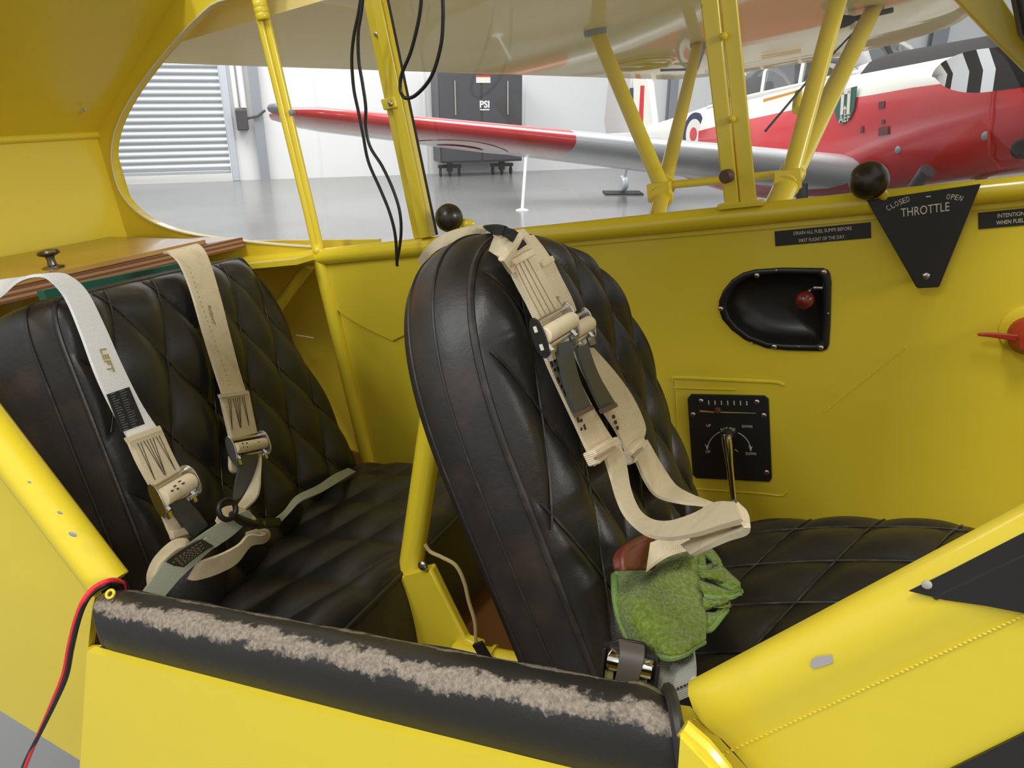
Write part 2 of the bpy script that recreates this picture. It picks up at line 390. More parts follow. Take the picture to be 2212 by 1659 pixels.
# cabinet on castor legs
ca = GW(990, 383); cy = ca.y
def CB(px, py): d = ray(px, py); p0 = HM @ V((0, cy, 0)); t_ = (p0 - CAM).dot(wy) / d.dot(wy); return HM.inverted() @ (CAM + d * t_)
xl, xr = CB(948, 250).x, CB(1128, 250).x; zt, zb = CB(1040, 156).z, CB(1040, 350).z
t = thing('tool_cabinet', 'tall charcoal steel cabinet on castor legs against the white hangar wall', 'cabinet', ((xl + xr) / 2, cy, 0), HM)
b = B(); b.box(((xl + xr) / 2, cy + 0.3, (zt + zb) / 2), xr - xl, 0.6, zt - zb); obj('body', b, cab_black, t, HM, bevel=0.012)
xm = (xl + xr) / 2
for s in (-1, 1):
    b = B(); b.box((xm + s * (xr - xl) / 4, cy - 0.012, (zt + zb) / 2), (xr - xl) / 2 - 0.04, 0.024, zt - zb - 0.06); dd = obj('door', b, cab_black, t, HM, bevel=0.005)
    b = B(); b.tube([(xm + s * 0.52, cy - 0.05, 1.15), (xm + s * 0.52, cy - 0.05, 1.75)], 0.016, 8); obj('handle', b, steel, dd, HM)
    b = B()
    lx = CB(978 if s < 0 else 1092, 360).x
    b.box((lx, cy + 0.25, zb - 0.08), 0.10, 0.10, 0.20); b.box((lx, cy + 0.25, 0.19), 0.46, 0.09, 0.06)
    obj('leg', b, rubber, t, HM, bevel=0.004)
    for q in (-0.19, 0.0, 0.19):
        b = B(); b.lathe((lx + q - 0.018, cy + 0.25, 0.068), (1, 0, 0), [(0.066, 0), (0.068, 0.018), (0.066, 0.036)], 16); b.box((lx + q, cy + 0.25, 0.14), 0.04, 0.05, 0.06)
        obj('castor', b, rubber, t, HM)
b = B(); c = CB(1043, 171); b.box((c.x, cy - 0.03, c.z), 0.28, 0.006, 0.13); lb = obj('warning_label', b, white_card, t, HM)
b = B(); b.box((c.x, cy - 0.034, c.z + 0.05), 0.28, 0.004, 0.03); obj('red_band', b, label_red, lb, HM)
c = CB(1046, 226); text('PSI', (c.x, cy - 0.03, c.z), (1, 0, 0), (0, 0, 1), 0.17, wall_white, t, HM, bold=0.006)
b = B(); b.box((c.x, cy - 0.028, c.z - 0.09), 0.19, 0.004, 0.022); obj('label_line', b, wall_white, t, HM)
p = G(1128, 455); q = D(1138, 315, (p - CAM).dot(cF) * 0.985)
b = B(); b.tube([p, q], 0.022, 10); b.lathe(p, (0, 0, 1), [(0.09, 0), (0.09, 0.012), (0.03, 0.03)], 16)
props(obj('streak_pole', b, a_prop, None, I4), 'slim white pole added for a bright reflected streak behind the red wing', 'pole')  # pole added in place of a bright streak, taken for a lamp reflection
g0 = G(1345, 418)
b = B(); b.box(g0 + V((0, 0, 0.012)), 0.62, 0.42, 0.024)
props(obj('floor_mat', b, rubber, None, I4, bevel=0.005), 'small dark mat on the floor below the tail wheel', 'mat')

# ------------------------------------------------------------------ red and white trainer parked beyond the window
ts, tcs, tph = 0.24, 0.9707, math.radians(8.5)
cN = V((ts * math.cos(tph), -tcs * math.cos(tph), math.sin(tph))).normalized(); cL = V((0, 0, 1)).cross(cN).normalized(); cZ = cN.cross(cL)
rootw = D(1855, 365, 5.8); O = rootw + cL * 0.42
TM = Matrix(((cN.x, cL.x, cZ.x, O.x), (cN.y, cL.y, cZ.y, O.y), (cN.z, cL.z, cZ.z, O.z), (0, 0, 0, 1))); TI = TM.inverted()
def T(px, py, y): d = ray(px, py); t_ = (y - (CAM - O).dot(cL)) / d.dot(cL); return TI @ (CAM + d * t_)
pl = thing('trainer_airplane', 'red and white low wing trainer airplane parked beyond the cockpit window', 'airplane', (0, 0, -0.9), TM)
# fuselage stations: x, half width, z bottom, z border(red/white), z shoulder, z top, top half-width factor
ST = [(1.95, .30, .12, .44, .58, .66), (1.7, .37, .0, .45, .62, .72), (1.35, .41, -.07, .46, .64, .76), (1.0, .42, -.10, .49, .66, .79), (.5, .43, -.13, .52, .68, .83), (.1, .435, -.16, .53, .70, .86),
      (-.1, .435, -.17, .54, .71, .87), (-.7, .435, -.20, .55, .74, .78), (-1.6, .43, -.20, .56, .75, .79), (-2.2, .40, -.15, .57, .77, .86), (-2.8, .34, -.05, .575, .76, .88), (-3.6, .25, .10, .58, .74, .87), (-4.6, .16, .28, .60, .74, .86), (-5.6, .07, .45, .62, .74, .84), (-5.9, .02, .52, .63, .74, .80)]
b = B(); RN = 24; rings = []
def ringpts(x, hw, zb_, zm, zs, zt_):
    pts = []                                          # starboard bottom centre -> top centre, then mirrored
    half = [(0, zb_), (-hw * .55, zb_ + .01), (-hw * .86, zb_ + (zm - zb_) * .14), (-hw * .97, zb_ + (zm - zb_) * .40), (-hw, zb_ + (zm - zb_) * .75), (-hw * .995, zm), (-hw * .985, zm + .012),
            (-hw * .93, zs - .01), (-hw * .90, zs), (-hw * .72, zs + (zt_ - zs) * .55), (-hw * .40, zs + (zt_ - zs) * .9), (0, zt_)]
    return [(x, a, z) for a, z in half] + [(x, -a, z) for a, z in half[-2:0:-1]]
allv = []
for s in ST: allv += ringpts(*s)
n = len(ringpts(*ST[0]))
fs = []; mi = []
for i in range(len(ST) - 1):
    for k in range(n):
        fs.append((i * n + k, i * n + (k + 1) % n, (i + 1) * n + (k + 1) % n, (i + 1) * n + k))
        kk = min(k, n - 1 - k)
        mi.append(0 if kk < 5 else (2 if kk >= 8 and 1 <= i < 6 else 1))
fs += [tuple(range(n)), tuple((len(ST) - 1) * n + k for k in range(n))]; mi += [0, 1]
b.v = [V(p) for p in allv]; b.f = [list(f) for f in fs]; b.mi = mi
fus = obj('fuselage', b, [a_red, a_white, a_black], pl, TM, ang=50)
b = B(); b.lathe((1.95, 0, .42), (1, 0, 0), [(.17, 0), (.165, .08), (.13, .2), (.07, .3), (.01, .34)], 24); obj('spinner', b, a_red, pl, TM)
b = B()                                              # cowl panel line, panel fasteners, exhaust and intake
b.tube([(1.18, -.425, .62), (1.18, -.432, .45), (1.18, -.43, .25), (1.18, -.40, .03), (1.18, -.30, -.07)], 0.008, 6); obj('panel_line', b, label_red, pl, TM)
for (px, py) in ((1937, 323), (2125, 294)):
    b = B(); c = T(px, py, -.425); b.lathe(c + V((0, .02, 0)), (0, -1, 0), [(.03, 0), (.028, .012), (.012, .02)], 12); obj('fastener', b, grey_steel, pl, TM)
b = B(); c = T(2203, 322, -.40); b.lathe(c + V((0, .03, 0)), (0.5, -1, 0), [(.06, 0), (.058, .05), (.045, .055), (.04, .01)], 18); obj('exhaust_port', b, a_black, pl, TM)
b = B()
for (px, py, w, h) in ((1904, 227, .06, .05), (1908, 283, .10, .06), (1907, 263, .03, .03), (1862, 280, .03, .05)):
    c = T(px, py, -.437); b.box(c, w, .004, h)
obj('stencil_marks', b, mat('dark_red_stencil', (.12, .01, .01), .5), pl, TM, smooth=False, kind='stuff')
# shield with lettering
sh = [T(px, py, -.442) for px, py in ((1800, 200), (1852, 186), (1846, 235), (1836, 258), (1821, 269), (1809, 260), (1804, 240))]
b = B(); b.prism(sh, (0, -.006, 0)); se = obj('shield_emblem', b, a_green, pl, TM)
c = T(1824, 256, -.451); dx = V((1, 0, 0.02)); text('AEF', c, dx, (0, 0, 1), 0.085, letter, se, TM)
c = T(1828, 219, -.451); b = B()
for q in (-.045, .03): b.box(c + V((q, 0, -.01)), .035, .004, .17)
b.box(c + V((-.008, 0, .075)), .11, .004, .04); a2 = T(1825, 242, -.451); b.box(a2, .008, .004, .05); b.prism([a2 + V((-.02, 0, .02)), a2 + V((.02, 0, .02)), a2 + V((0, 0, .05))], (0, -.003, 0))
obj('emblem_figure', b, letter, se, TM, smooth=False, kind='stuff')
# fuselage roundel
c = T(1499, 290, -.335)
for r, m, d in ((.235, a_blue, 0), (.165, a_white, .004), (.075, a_red, .008)):
    b = B(); b.lathe(c + V((0, .02, 0)), (0.07, -1, 0), [(r, 0), (r, .024 + d)], 28)
    ro = obj('roundel' if r > .2 else 'roundel_ring', b, m, pl if r > .2 else rr_, TM)
    if r > .2: rr_ = ro
# canopy: glazing and frames
CS = [(-.12, .36, .715, .72), (-.35, .36, .73, 1.02), (-.9, .37, .74, 1.13), (-1.5, .37, .76, 1.17), (-2.1, .35, .78, 1.12), (-2.75, .26, .80, .90)]
def arch(x, hw, z0, z1, k=9): return [V((x, -hw * math.cos(PI * i / (k - 1)), z0 + (z1 - z0) * math.sin(PI * i / (k - 1)) ** .7)) for i in range(k)]
b = B(); av = []
for s in CS: av += arch(*s)
b.add(av, [(i * 9 + k, i * 9 + k + 1, (i + 1) * 9 + k + 1, (i + 1) * 9 + k) for i in range(len(CS) - 1) for k in range(8)])
can = obj('canopy', b, canopy_mat, pl, TM, ang=60)
for i, s in enumerate(CS[1:-1]):
    b = B(); b.tube(arch(*s), 0.022, 6); obj('canopy_frame', b, a_white, can, TM)
b = B(); b.tube([V((s[0], 0, s[3])) for s in CS], .02, 6); obj('canopy_frame', b, a_black, can, TM)
for y in (-1, 1):
    b = B(); b.tube([V((s[0], y * s[1], s[2] + .01)) for s in CS], .026, 6); obj('canopy_rail', b, a_white, can, TM)
b = B(); b.prism([T(px, py, -.445) for px, py in ((1650, 214), (1733, 192), (1733, 197), (1650, 221))], (0, -.006, 0)); obj('warning_strip', b, a_orange, pl, TM)
for x in (-.95, -2.0):                               # cockpit seats and headrests seen through the canopy
    b = B(); b.box((x - .25, 0, .78), .10, .42, .46); b.box((x - .22, 0, 1.0), .09, .2, .1); obj('seat', b, rubber, pl, TM, bevel=.03)
b = B(); b.box((-.5, 0, .74), .3, .6, .2); obj('coaming', b, a_black, pl, TM, bevel=.04)
# fin, rudder, tailplane, wheels
fp = lambda L, y=0: [V((T(px, py, 0).x, y, T(px, py, 0).z)) for px, py in L]
b = B(); b.prism(fp([(1372, 290), (1372, 160), (1396, 158), (1408, 180), (1418, 265), (1424, 290)], -.04), (0, .08, 0)); fin = obj('fin', b, a_white, pl, TM, bevel=.02)
b = B(); b.prism(fp([(1384, 290), (1390, 185), (1398, 185), (1394, 290)], -.046), (0, .006, 0)); obj('fin_stripe', b, a_red, fin, TM)
b = B(); b.prism(fp([(1308, 262), (1318, 168), (1335, 150), (1367, 156), (1367, 290), (1312, 290)], -.03), (0, .06, 0)); obj('rudder', b, grey_door, pl, TM, bevel=.02)
b = B(); b.prism(fp([(1367, 190), (1374, 190), (1374, 250), (1367, 250)], -.05), (0, .01, 0)); obj('rudder_hinge', b, a_blue, pl, TM)
b = B(); b.prism([(-4.9, -.1, .72), (-5.1, -1.6, .72), (-5.75, -1.7, .72), (-5.85, -.1, .72)], (0, 0, .05)); b.prism([(-4.9, .1, .72), (-5.1, 1.6, .72), (-5.75, 1.7, .72), (-5.85, .1, .72)], (0, 0, .05)); obj('tailplane', b, a_silver, pl, TM, bevel=.02)
tw = TI @ (g0 + V((0, 0, 0.16)))
b = B(); b.lathe(tw + V((0, -.05, 0)), (0, 1, 0), [(.11, 0), (.13, .02), (.13, .08), (.11, .1)], 20); b.tube([tw, tw + V((.2, 0, .35))], .03, 8); obj('tail_wheel', b, a_silver, pl, TM)
for y in (-.85, .85):
    b = B(); b.lathe((-.02, y - .07, -.87), (0, 1, 0), [(.15, 0), (.2, .03), (.2, .11), (.15, .14)], 22); b.tube([(.0, y, -.87), (-.1, y, -.1)], .045, 10); b.box((-.02, y - .1, -.5), .12, .05, .5); obj('main_wheel', b, rubber, pl, TM)
g1 = T(2000, 368, -.55)
b = B(); b.tube([g1 + V((-.26, 0, -.30)), g1 + V((-.04, 0, -.05)), g1 + V((.02, 0, .0))], [.04, .042, .055], 12); obj('exhaust_stub', b, cab_black, pl, TM)
# wing: red leading edge and tip, silver root, lifted tip
lr = TI @ rootw + V((0, .05, 0)); lt = TI @ D(572, 232, 4.95)
def afo(q, s): return s * 0.6 * (1.4845 * math.sqrt(q) - .63 * q - 1.758 * q * q + 1.4215 * q ** 3 - .5 * q ** 4)
XS = [1, .8, .55, .35, .2, .1, .04, .012, 0]
def wsec(p, chord, th): return [V((p.x - q * chord, p.y, p.z + afo(q, th) * chord * 1.7)) for q in XS] + [V((p.x - q * chord, p.y, p.z - afo(q, th) * chord * 1.5)) for q in reversed(XS[:-1])]
NS = 26; b = B(); vs = []
for i in range(NS):
    u = i / (NS - 1); uu = u; p = lr.lerp(lt, uu); ch = 2.05 - .95 * u; th = .15 - .035 * u
    if u > .93: k = (u - .93) / .07; p = p + V((-.38 * k * k, 0, 0)); ch *= (1 - .72 * k * k); th *= 1 - .25 * k
    vs += wsec(p, ch, th)
m_ = len(XS) * 2 - 1; fs = []; mi = []
for i in range(NS - 1):
    for k in range(m_ - 1):
        fs.append((i * m_ + k, i * m_ + k + 1, (i + 1) * m_ + k + 1, (i + 1) * m_ + k))
        u = (i + .5) / (NS - 1); edge = 3 <= k <= 12
        mi.append(0 if (edge and u > .50) or u > .95 or (u > .5 and k < 8) else 1)
fs += [tuple(range(m_)), tuple((NS - 1) * m_ + k for k in range(m_))]; mi += [1, 0]
b.add(vs, fs); b.mi = mi
wing = obj('wing', b, [a_red, a_silver], pl, TM, ang=70)
b = B(); vs = []; lp = V((lr.x, -lr.y, lr.z)); ltp = V((lt.x, -lt.y, lt.z))
for i in range(8): u = i / 7; vs += wsec(lp.lerp(ltp, u), 2.05 - .95 * u, .15 - .035 * u)
b.add(vs, [(i * m_ + k, i * m_ + k + 1, (i + 1) * m_ + k + 1, (i + 1) * m_ + k) for i in range(7) for k in range(m_ - 1)]); obj('wing', b, a_silver, pl, TM, ang=70)
b = B(); b.ball(lt + V((-.05, .06, .0)), .05, 12, (1.4, 1, .7)); obj('navigation_lamp', b, grey_steel, pl, TM)
# roundel below the wing, laid on the lower skin
def under(u, q): p = lr.lerp(lt, u); ch = 2.05 - .95 * u; th = .15 - .035 * u; return V((p.x - q * ch, p.y, p.z - afo(q, th) * ch * 1.5 - .004))
def disc(u0, q0, ru, rq, dz): return [under(u0 + ru * math.cos(2 * PI * k / 32), q0 + rq * math.sin(2 * PI * k / 32)) + V((0, 0, -dz)) for k in range(32)]
b = B(); b.prism(disc(.685, .47, .085, .34, 0), (0, 0, .003)); rw = obj('wing_roundel', b, a_white, pl, TM, smooth=False)
b = B(); b.prism(disc(.685, .47, .042, .16, .003), (0, 0, .003)); obj('roundel_centre', b, a_red, rw, TM, smooth=False)
# propeller: striped blades
def blade(tip_, bands):
    Lb = (tip_ - hub).length; dv = (tip_ - hub).normalized(); sd = V((1, 0, 0)).cross(dv).normalized(); cuts = [0] + bands + [1]
    for i in range(len(cuts) - 1):
        bb = B(); vs = []; N_ = 5
        for j in range(N_ + 1):
            u = cuts[i] + (cuts[i + 1] - cuts[i]) * j / N_; w = .02 + .085 * math.sin(min(1, u * 1.25 + .12) * PI * .5) if u < .8 else .105 * math.sqrt(max(0.01, 1 - ((u - .8) / .2) ** 2))
            c = hub + dv * (Lb * u); vs += [c + sd * w + V((.02, 0, 0)), c + V((.035, 0, 0)), c - sd * w - V((.01, 0, 0)), c - V((.012, 0, 0))]
        fs = [(j * 4 + k, j * 4 + (k + 1) % 4, j * 4 + 4 + (k + 1) % 4, j * 4 + 4 + k) for j in range(N_) for k in range(4)] + [(0, 1, 2, 3), (N_ * 4, N_ * 4 + 1, N_ * 4 + 2, N_ * 4 + 3)]
        bb.add(vs, fs); yield bb, (a_prop if (len(cuts) - 2 - i) % 2 == 0 else a_black)
hub = V((1.9, 0, .50)); TP = TI @ (CAM + ray(2017, 165) * ((hub.x + ((O - CAM).dot(cN))) / ray(2017, 165).dot(cN)))
for sgn in (1, -1):
    tp = TP if sgn > 0 else hub * 2 - TP
    for bb, mm in blade(tp, [.5, .78, .83, .884, .947, .969]): obj('propeller_blade', bb, mm, pl, TM, ang=60)
# ------------------------------------------------------------------ the yellow cub: its cabin walls, roof, skins (fuselage axes: x nose, y port, z up)
YP = 0.90                                            # inside face of the port side
def yp(px, py, y=YP): return Y(px, py, y)
# aft window outline, traced round the D-shaped end
arc = [(545, -12), (470, 5), (430, 36), (385, 82), (334, 142), (284, 212), (255, 270), (243, 322), (247, 372), (265, 420), (298, 458), (345, 486), (410, 505), (500, 518), (600, 528), (690, 534)]
arcp = crom([yp(*p) for p in arc], 60)
SILL = -0.100
wl = B()
low = [V((-.768, YP, -.50)), V((-.62, YP, -.54)), V((-.30, YP, -.72)), V((.75, YP, -.78)), V((.75, YP, SILL)), V((-.768, YP, SILL))]
POCKET = [(1778, 580), (1788, 584), (1793, 592), (1796, 610), (1794, 700), (1791, 745), (1786, 755), (1776, 759), (1700, 757), (1655, 752), (1610, 735), (1580, 713), (1560, 690), (1552, 668), (1553, 650), (1562, 628), (1580, 605), (1604, 590), (1630, 583), (1690, 579)]
pk_ = [yp(*p) for p in POCKET]; pc_ = sum(pk_, V()) / len(pk_)
wl.prism(low, (0, .008, 0), hole=[pc_ + (p - pc_) * .93 for p in pk_])
aft = [V((-.70, YP + .06, SILL)), V((-.70, YP + .06, -.52)), V((-.768, YP + .06, -.50)), V((-1.35, YP + .06, -.33)), V((-1.35, YP + .06, -.05))]
wl.prism(aft, (0, .008, 0))
edge = arcp[::-1] + [V((-.72, YP, .42)), V((-1.34, YP, .42)), V((-1.34, YP, -.10)), V((-.768, YP, -.112))]
wl.prism(edge, (0, .012, 0))
wl.prism([V((-.768, .845, -.104)), V((-1.2, .845, -.104)), V((-1.2, YP + .06, -.104)), V((-.768, YP + .06, -.104))], (0, 0, -.008))
wleft = obj('wall_left', wl, yellow_fab, None, kind='structure', smooth=False)
b = B(); b.tube([p + V((0, -.002, 0)) for p in arcp], .0013, 6); obj('window_edging', b, letter, wleft)
# soft step in the side lining behind the rear post, ridge lines of fabric tape
st = crom([yp(*p, YP - .001) for p in ((688, 590), (700, 628), (722, 660), (752, 684), (800, 712), (850, 735))], 30)
b = B(); b.prism([yp(686, 556, YP - .004)] + [p + V((0, -.003, 0)) for p in st] + [yp(940, 690, YP - .004), yp(940, 545, YP - .004)], (0, .004, 0)); obj('lining_panel', b, yellow_fab, wleft, smooth=False)
b = B(); b.tube([yp(1590, 842 + 0, YP - .0005), yp(1455, 838, YP - .0005)], .001, 5)
b.tube(crom([yp(*p, YP) for p in ((1452, 823), (1460, 816), (1600, 822), (1680, 826), (1694, 832))], 20), .0022, 6); b.tube(crom([yp(*p, YP) for p in ((1500, 1056), (1640, 1066), (1688, 1071), (1700, 1062))], 20), .0014, 6)
b.tube([yp(1458, 818, YP), yp(1470, 1050, YP)], .0012, 6)
obj('patch_edge', b, yellow_fab, wleft)
b = B()
for k in range(46):
    u = k / 45; b.ball(yp(1955 - 175 * u, 752 + 138 * u, YP), .0016, 6, (1.3, .6, 1))
obj('stitching', b, yellow_fab, wleft, kind='stuff')
b = B()                                              # sill tube along the top of the side
b.tube([V((-1.30, YP - .004, SILL - .010)), V((-.76, YP - .004, SILL - .010)), V((.75, YP - .004, SILL - .010))], .0125, 14); obj('sill_tube', b, yellow_tube, wleft)
b = B(); b.prism([V((-.765, YP - .0035, SILL - .028)), V((.75, YP - .0035, SILL - .028)), V((.75, YP - .0035, SILL - .0225)), V((-.765, YP - .0035, SILL - .0225))], (0, .0035, 0)); obj('tape_edge', b, yellow_fab, wleft)
b = B(); b.tube([V((-.768, YP - .004, SILL - .01)), V((-.764, YP - .002, -.50))], .011, 12); obj('post_tube', b, yellow_tube, wleft)
b = B(); b.tube([yp(668, 572, YP + .01), yp(600, 665, YP + .015), yp(520, 780, YP + .02)], .0095, 10); obj('brace_tube', b, yellow_tube, wleft)
b = B(); b.tube([yp(640, 724, YP + .02), yp(676, 730, YP + .01)], .0012, 6); obj('lacing_cord', b, letter, wleft)
# roof lining, rear bulkhead, roof, floor, firewall
b = B()
cpts = [V((-1.19, .935, .126)), V((-.90, .935, .300)), V((-.90, .20, .300)), V((-1.19, .20, .126))]
b.prism(cpts, (-.005, 0, .008)); b.prism([V((-.56, .935, .341)), V((.14, .935, .36)), V((.14, .20, .36)), V((-.56, .20, .341))], (0, 0, .008)); b.prism([V((-.90, .935, .300)), V((-.40, .935, .36)), V((-.40, .905, .36)), V((-.90, .905, .300))], (0, 0, .008)); b.prism([V((-.90, .25, .300)), V((-.40, .25, .36)), V((-.40, .20, .36)), V((-.90, .20, .300))], (0, 0, .008))
obj('ceiling', b, yellow_fab, None, kind='structure', smooth=False)
b = B(); b.prism([V((-1.185, .2, -.29)), V((-1.185, .93, -.29)), V((-1.185, .93, .135)), V((-1.185, .2, .135))], (-.008, 0, 0))
wr = obj('wall_rear', b, yellow_fab, None, kind='structure', smooth=False)
b = B(); b.tube([V((-1.183, .2, .128)), V((-1.183, .92, .128))], .006, 10); obj('cross_tube', b, yellow_fab, wr)
b = B(); c = PL(183, 237, V((-1.19, .9, .12)), V((-.5, 0, .87))); b.box(c, .004, .004, .005); obj('fabric_tear', b, grey_primer, wr)
b = B(); b.prism([V((-1.3, .285, -.27)), V((-.62, .285, -.462)), V((-.30, .285, -.645)), V((.75, .285, -.705)), V((.75, .285, -.695)), V((-.30, .285, -.632)), V((-.62, .285, -.450)), V((-1.3, .285, -.258))], (0, .67, -.075)); obj('floor_board', b, floor_brown, None, kind='structure')
b = B(); b.box((.72, .58, -.38), .02, .64, .62); fw = obj('wall_front', b, yellow_fab, None, kind='structure')
# starboard skin behind the door opening
YS = .28
def ys(px, py, y=YS): return Y(px, py, y)
d0 = ys(0, 990); d1 = ys(205, 1292); up = d0 + (d0 - d1) * .25
b = B(); b.prism([d1, d0, up, V((-1.5, YS, up.z)), V((-1.3, YS, -.27)), ys(0, 1535), ys(185, 1650), ys(190, 1400), ys(200, 1310)], (0, .006, 0))
wsb = obj('wall_right', b, yellow_fab, None, kind='structure', smooth=False)
b = B(); e0 = ys(238, 1262, .288); e1 = ys(0, 950, .288); b.tube([e0, e1, e1 + (e1 - e0) * 2.2], .0145, 16); obj('door_frame_tube', b, yellow_tube, wsb)
b = B()
for px, py, w in ((156, 1155, .006), (128, 1108, .004), (62, 1042, .003)):
    c = ys(px, py, .274); b.ball(c + V((0, .0005, 0)), w * .6, 8, (1.4, .12, .6))
obj('paint_chip', b, grey_primer, wsb)
b = B(); b.tube([ys(0, 1000, .279), ys(90, 1120, .279), ys(190, 1262, .279)], .0011, 6); obj('fabric_seam', b, yellow_fab, wsb)
b = B(); b.tube([ys(212, 1410, .276), ys(190, 1659, .276), ys(186, 1760, .276)], .0045, 8); b.prism([ys(186, 1400, .279), ys(212, 1400, .277), ys(190, 1760, .277), ys(166, 1760, .279)], (0, .004, 0)); obj('door_post', b, yellow_fab, wsb)
# starboard skin ahead of the door opening, with edge tube, stitch rows, black stripe
s0 = ys(1478, 1512); s1 = ys(2212, 1134); fx = s1 + (s1 - s0) * .8
ed = (fx - s0).normalized(); ew = V((ed.z, 0, -ed.x)); pf = [(.026, .024), (.014, .023), (.004, .019), (-.001, .012), (.001, .005), (.006, .000), (.012, -.0018), (.019, -.0010), (.026, .0008), (.034, .0010), (.046, 0.0)]
b = B(); vs = []
for i in range(40):
    p = s0.lerp(fx, i / 39)
    vs += [V((p.x + ew.x * a, YS + y_, p.z + ew.z * a)) for a, y_ in pf] + [V((p.x + ew.x * .16, YS, p.z + ew.z * .16)), V((p.x + ew.x * .62, YS, p.z + ew.z * .62))]
n = len(pf) + 2; b.add(vs, [(i * n + k, i * n + k + 1, (i + 1) * n + k + 1, (i + 1) * n + k) for i in range(39) for k in range(n - 1)])
b.add([s0 + ew * .004, V((s0.x - .014, YS, s0.z - .004)), V((s0.x - .014, YS, -.65)), s0 + ew * .62], [(0, 1, 2, 3)])
wsf = obj('wall_right.001', b, yellow_fab, None, kind='structure', ang=70)
b = B()
for k in range(64): u = k / 63; b.ball(ys(1560 + 660 * u, 1630 - 304 * u, YS - .0001), .0007, 6, (1.3, .45, .9))
for k in range(26): u = k / 25; b.ball(ys(1492 + 180 * u, 1558 - 78 * u, YS - .0001), .0007, 6, (1.3, .45, .9))
obj('rib_stitching', b, yellow_fab, wsf, kind='stuff')
b = B(); so = -.0030                                 # painted stripe, wrapped over the rounded edge
b.prism([ys(1964, 1277, YS + so), ys(2040, 1240, YS + so), ys(2212, 1152, YS + so), ys(2400, 1052, YS + so), ys(2400, 1362, YS + so), ys(2212, 1325, YS + so), ys(2130, 1309, YS + so), ys(2040, 1296, YS + so)], (0, .0006, 0)); obj('black_stripe', b, blk_stripe, wsf, smooth=False)
b = B(); b.tube([ys(2015, 1285, YS - .001), ys(2212, 1192, YS - .001), ys(2400, 1100, YS - .001)], .0022, 8); obj('stripe_ridge', b, blk_stripe, wsf)
b = B(); b.prism([ys(2040, 1665, YS - .0005), ys(2212, 1580, YS - .0005), ys(2400, 1490, YS - .0005), ys(2400, 1800, YS - .0005), ys(2040, 1800, YS - .0005)], (0, -.0012, 0)); obj('black_stripe', b, blk_stripe, wsf, smooth=False)
b = B(); b.lathe(ys(2002, 1262, YS - .0030), (0, -1, 0), [(.0018, 0), (.0018, .0006), (.0012, .001)], 18); obj('rivet', b, mat('pale_rivet', (.42, .41, .33), .5), wsf)
b = B(); b.prism([ys(px, py, YS - .0020) for px, py in ((1752, 1426), (1764, 1418), (1797, 1414), (1800, 1430), (1785, 1436), (1757, 1444), (1751, 1436))], (0, -.0004, 0)); obj('paint_chip', b, grey_primer, wsf, smooth=False)
b = B(); b.tube([ys(*p, YS) for p in ((1812, 1424), (1850, 1408), (1870, 1404), (1905, 1390), (1925, 1369), (1912, 1376), (1880, 1394))], .0011, 6); obj('fabric_seam', b, yellow_fab, wsf)

# lower half of the door, hinged down outside the sill
dp, dn = V((-.3, .252, -.29)), V((0, 1, -.12)).normalized()
def dl_(px, py): return PL(px, py, dp, dn)
t = thing('lower_door', 'yellow fabric lower door half hanging open below the black padded sill', 'door', V((-.3, .25, -.3)))
b = B(); b.prism([dl_(205, 1396), dl_(800, 1550), dl_(1100, 1625), dl_(1466, 1716), dl_(1476, 1572), dl_(1568, 1668), dl_(1620, 1900), dl_(900, 2300), dl_(175, 2000), dl_(188, 1659)], (0, -.006, 0))
obj('door_skin', b, yellow_fab, t, smooth=False)
b = B(); b.tube([dl_(1474, 1572), dl_(1520, 1612), dl_(1562, 1662), dl_(1620, 1900)], .0042, 8); obj('door_edge', b, yellow_tube, t)

# padded door sill
t = thing('sill_pad', 'black leather padded door sill worn brown along its upper edges', 'pad', V((-.29, .28, -.3)))
sec = [(.2555, -.298), (.2525, -.285), (.2530, -.268), (.2555, -.2570), (.2600, -.2515), (.2665, -.2495), (.2740, -.2520), (.2830, -.2570), (.2930, -.2640), (.3000, -.2725), (.3030, -.2860), (.3030, -.302), (.285, -.302)]
NX = 90; b = B(); vs = []
rnd = random.Random(5)
xa, xb = -.490, -.0795
for i in range(NX):
    u = i / (NX - 1); x = xa + (xb - xa) * u; e = min(1, min(u, 1 - u) * 26) ** .5
    bmp = .0022 * math.exp(-((u - .955) / .02) ** 2)
    for (y, z) in sec:
        cyz = V((.279, -.280)); k = .86 + .14 * e
        lx = x - (y - .255) * .42 * (1 - u) - (y - .2525) * .40 * u ** 10            # the aft end is cut on the slant
        vs.append((lx, cyz.x + (y - cyz.x) * k, cyz.y + (z - cyz.y) * k + (bmp if z > -.27 else 0) + .0006 * math.sin(u * 40 + y * 300)))
n = len(sec)
fs = [(i * n + k, i * n + (k + 1) % n, (i + 1) * n + (k + 1) % n, (i + 1) * n + k) for i in range(NX - 1) for k in range(n)] + [tuple(range(n)), tuple((NX - 1) * n + k for k in range(n))]
arcl = [0]
for k in range(1, n): arcl.append(arcl[-1] + math.hypot(sec[k][0] - sec[k - 1][0], sec[k][1] - sec[k - 1][1]))
b.add(vs, fs, uvs=[(i / (NX - 1), arcl[k]) for i in range(NX) for k in range(n)])
pm = mat('worn_sill_leather', (0.020, 0.018, 0.015), 0.46, spec=0.5, bump=[('noise', 60, 0.2, 0.002), ('voronoi', 650, 0.15, 0.0006)])
nt = pm.node_tree; bs = nt.nodes['Principled BSDF']      # scuffed bands, placed across the pad by its own coordinates
tc = nt.nodes.new('ShaderNodeTexCoord'); sp = nt.nodes.new('ShaderNodeSeparateXYZ'); nt.links.new(tc.outputs['UV'], sp.inputs[0])
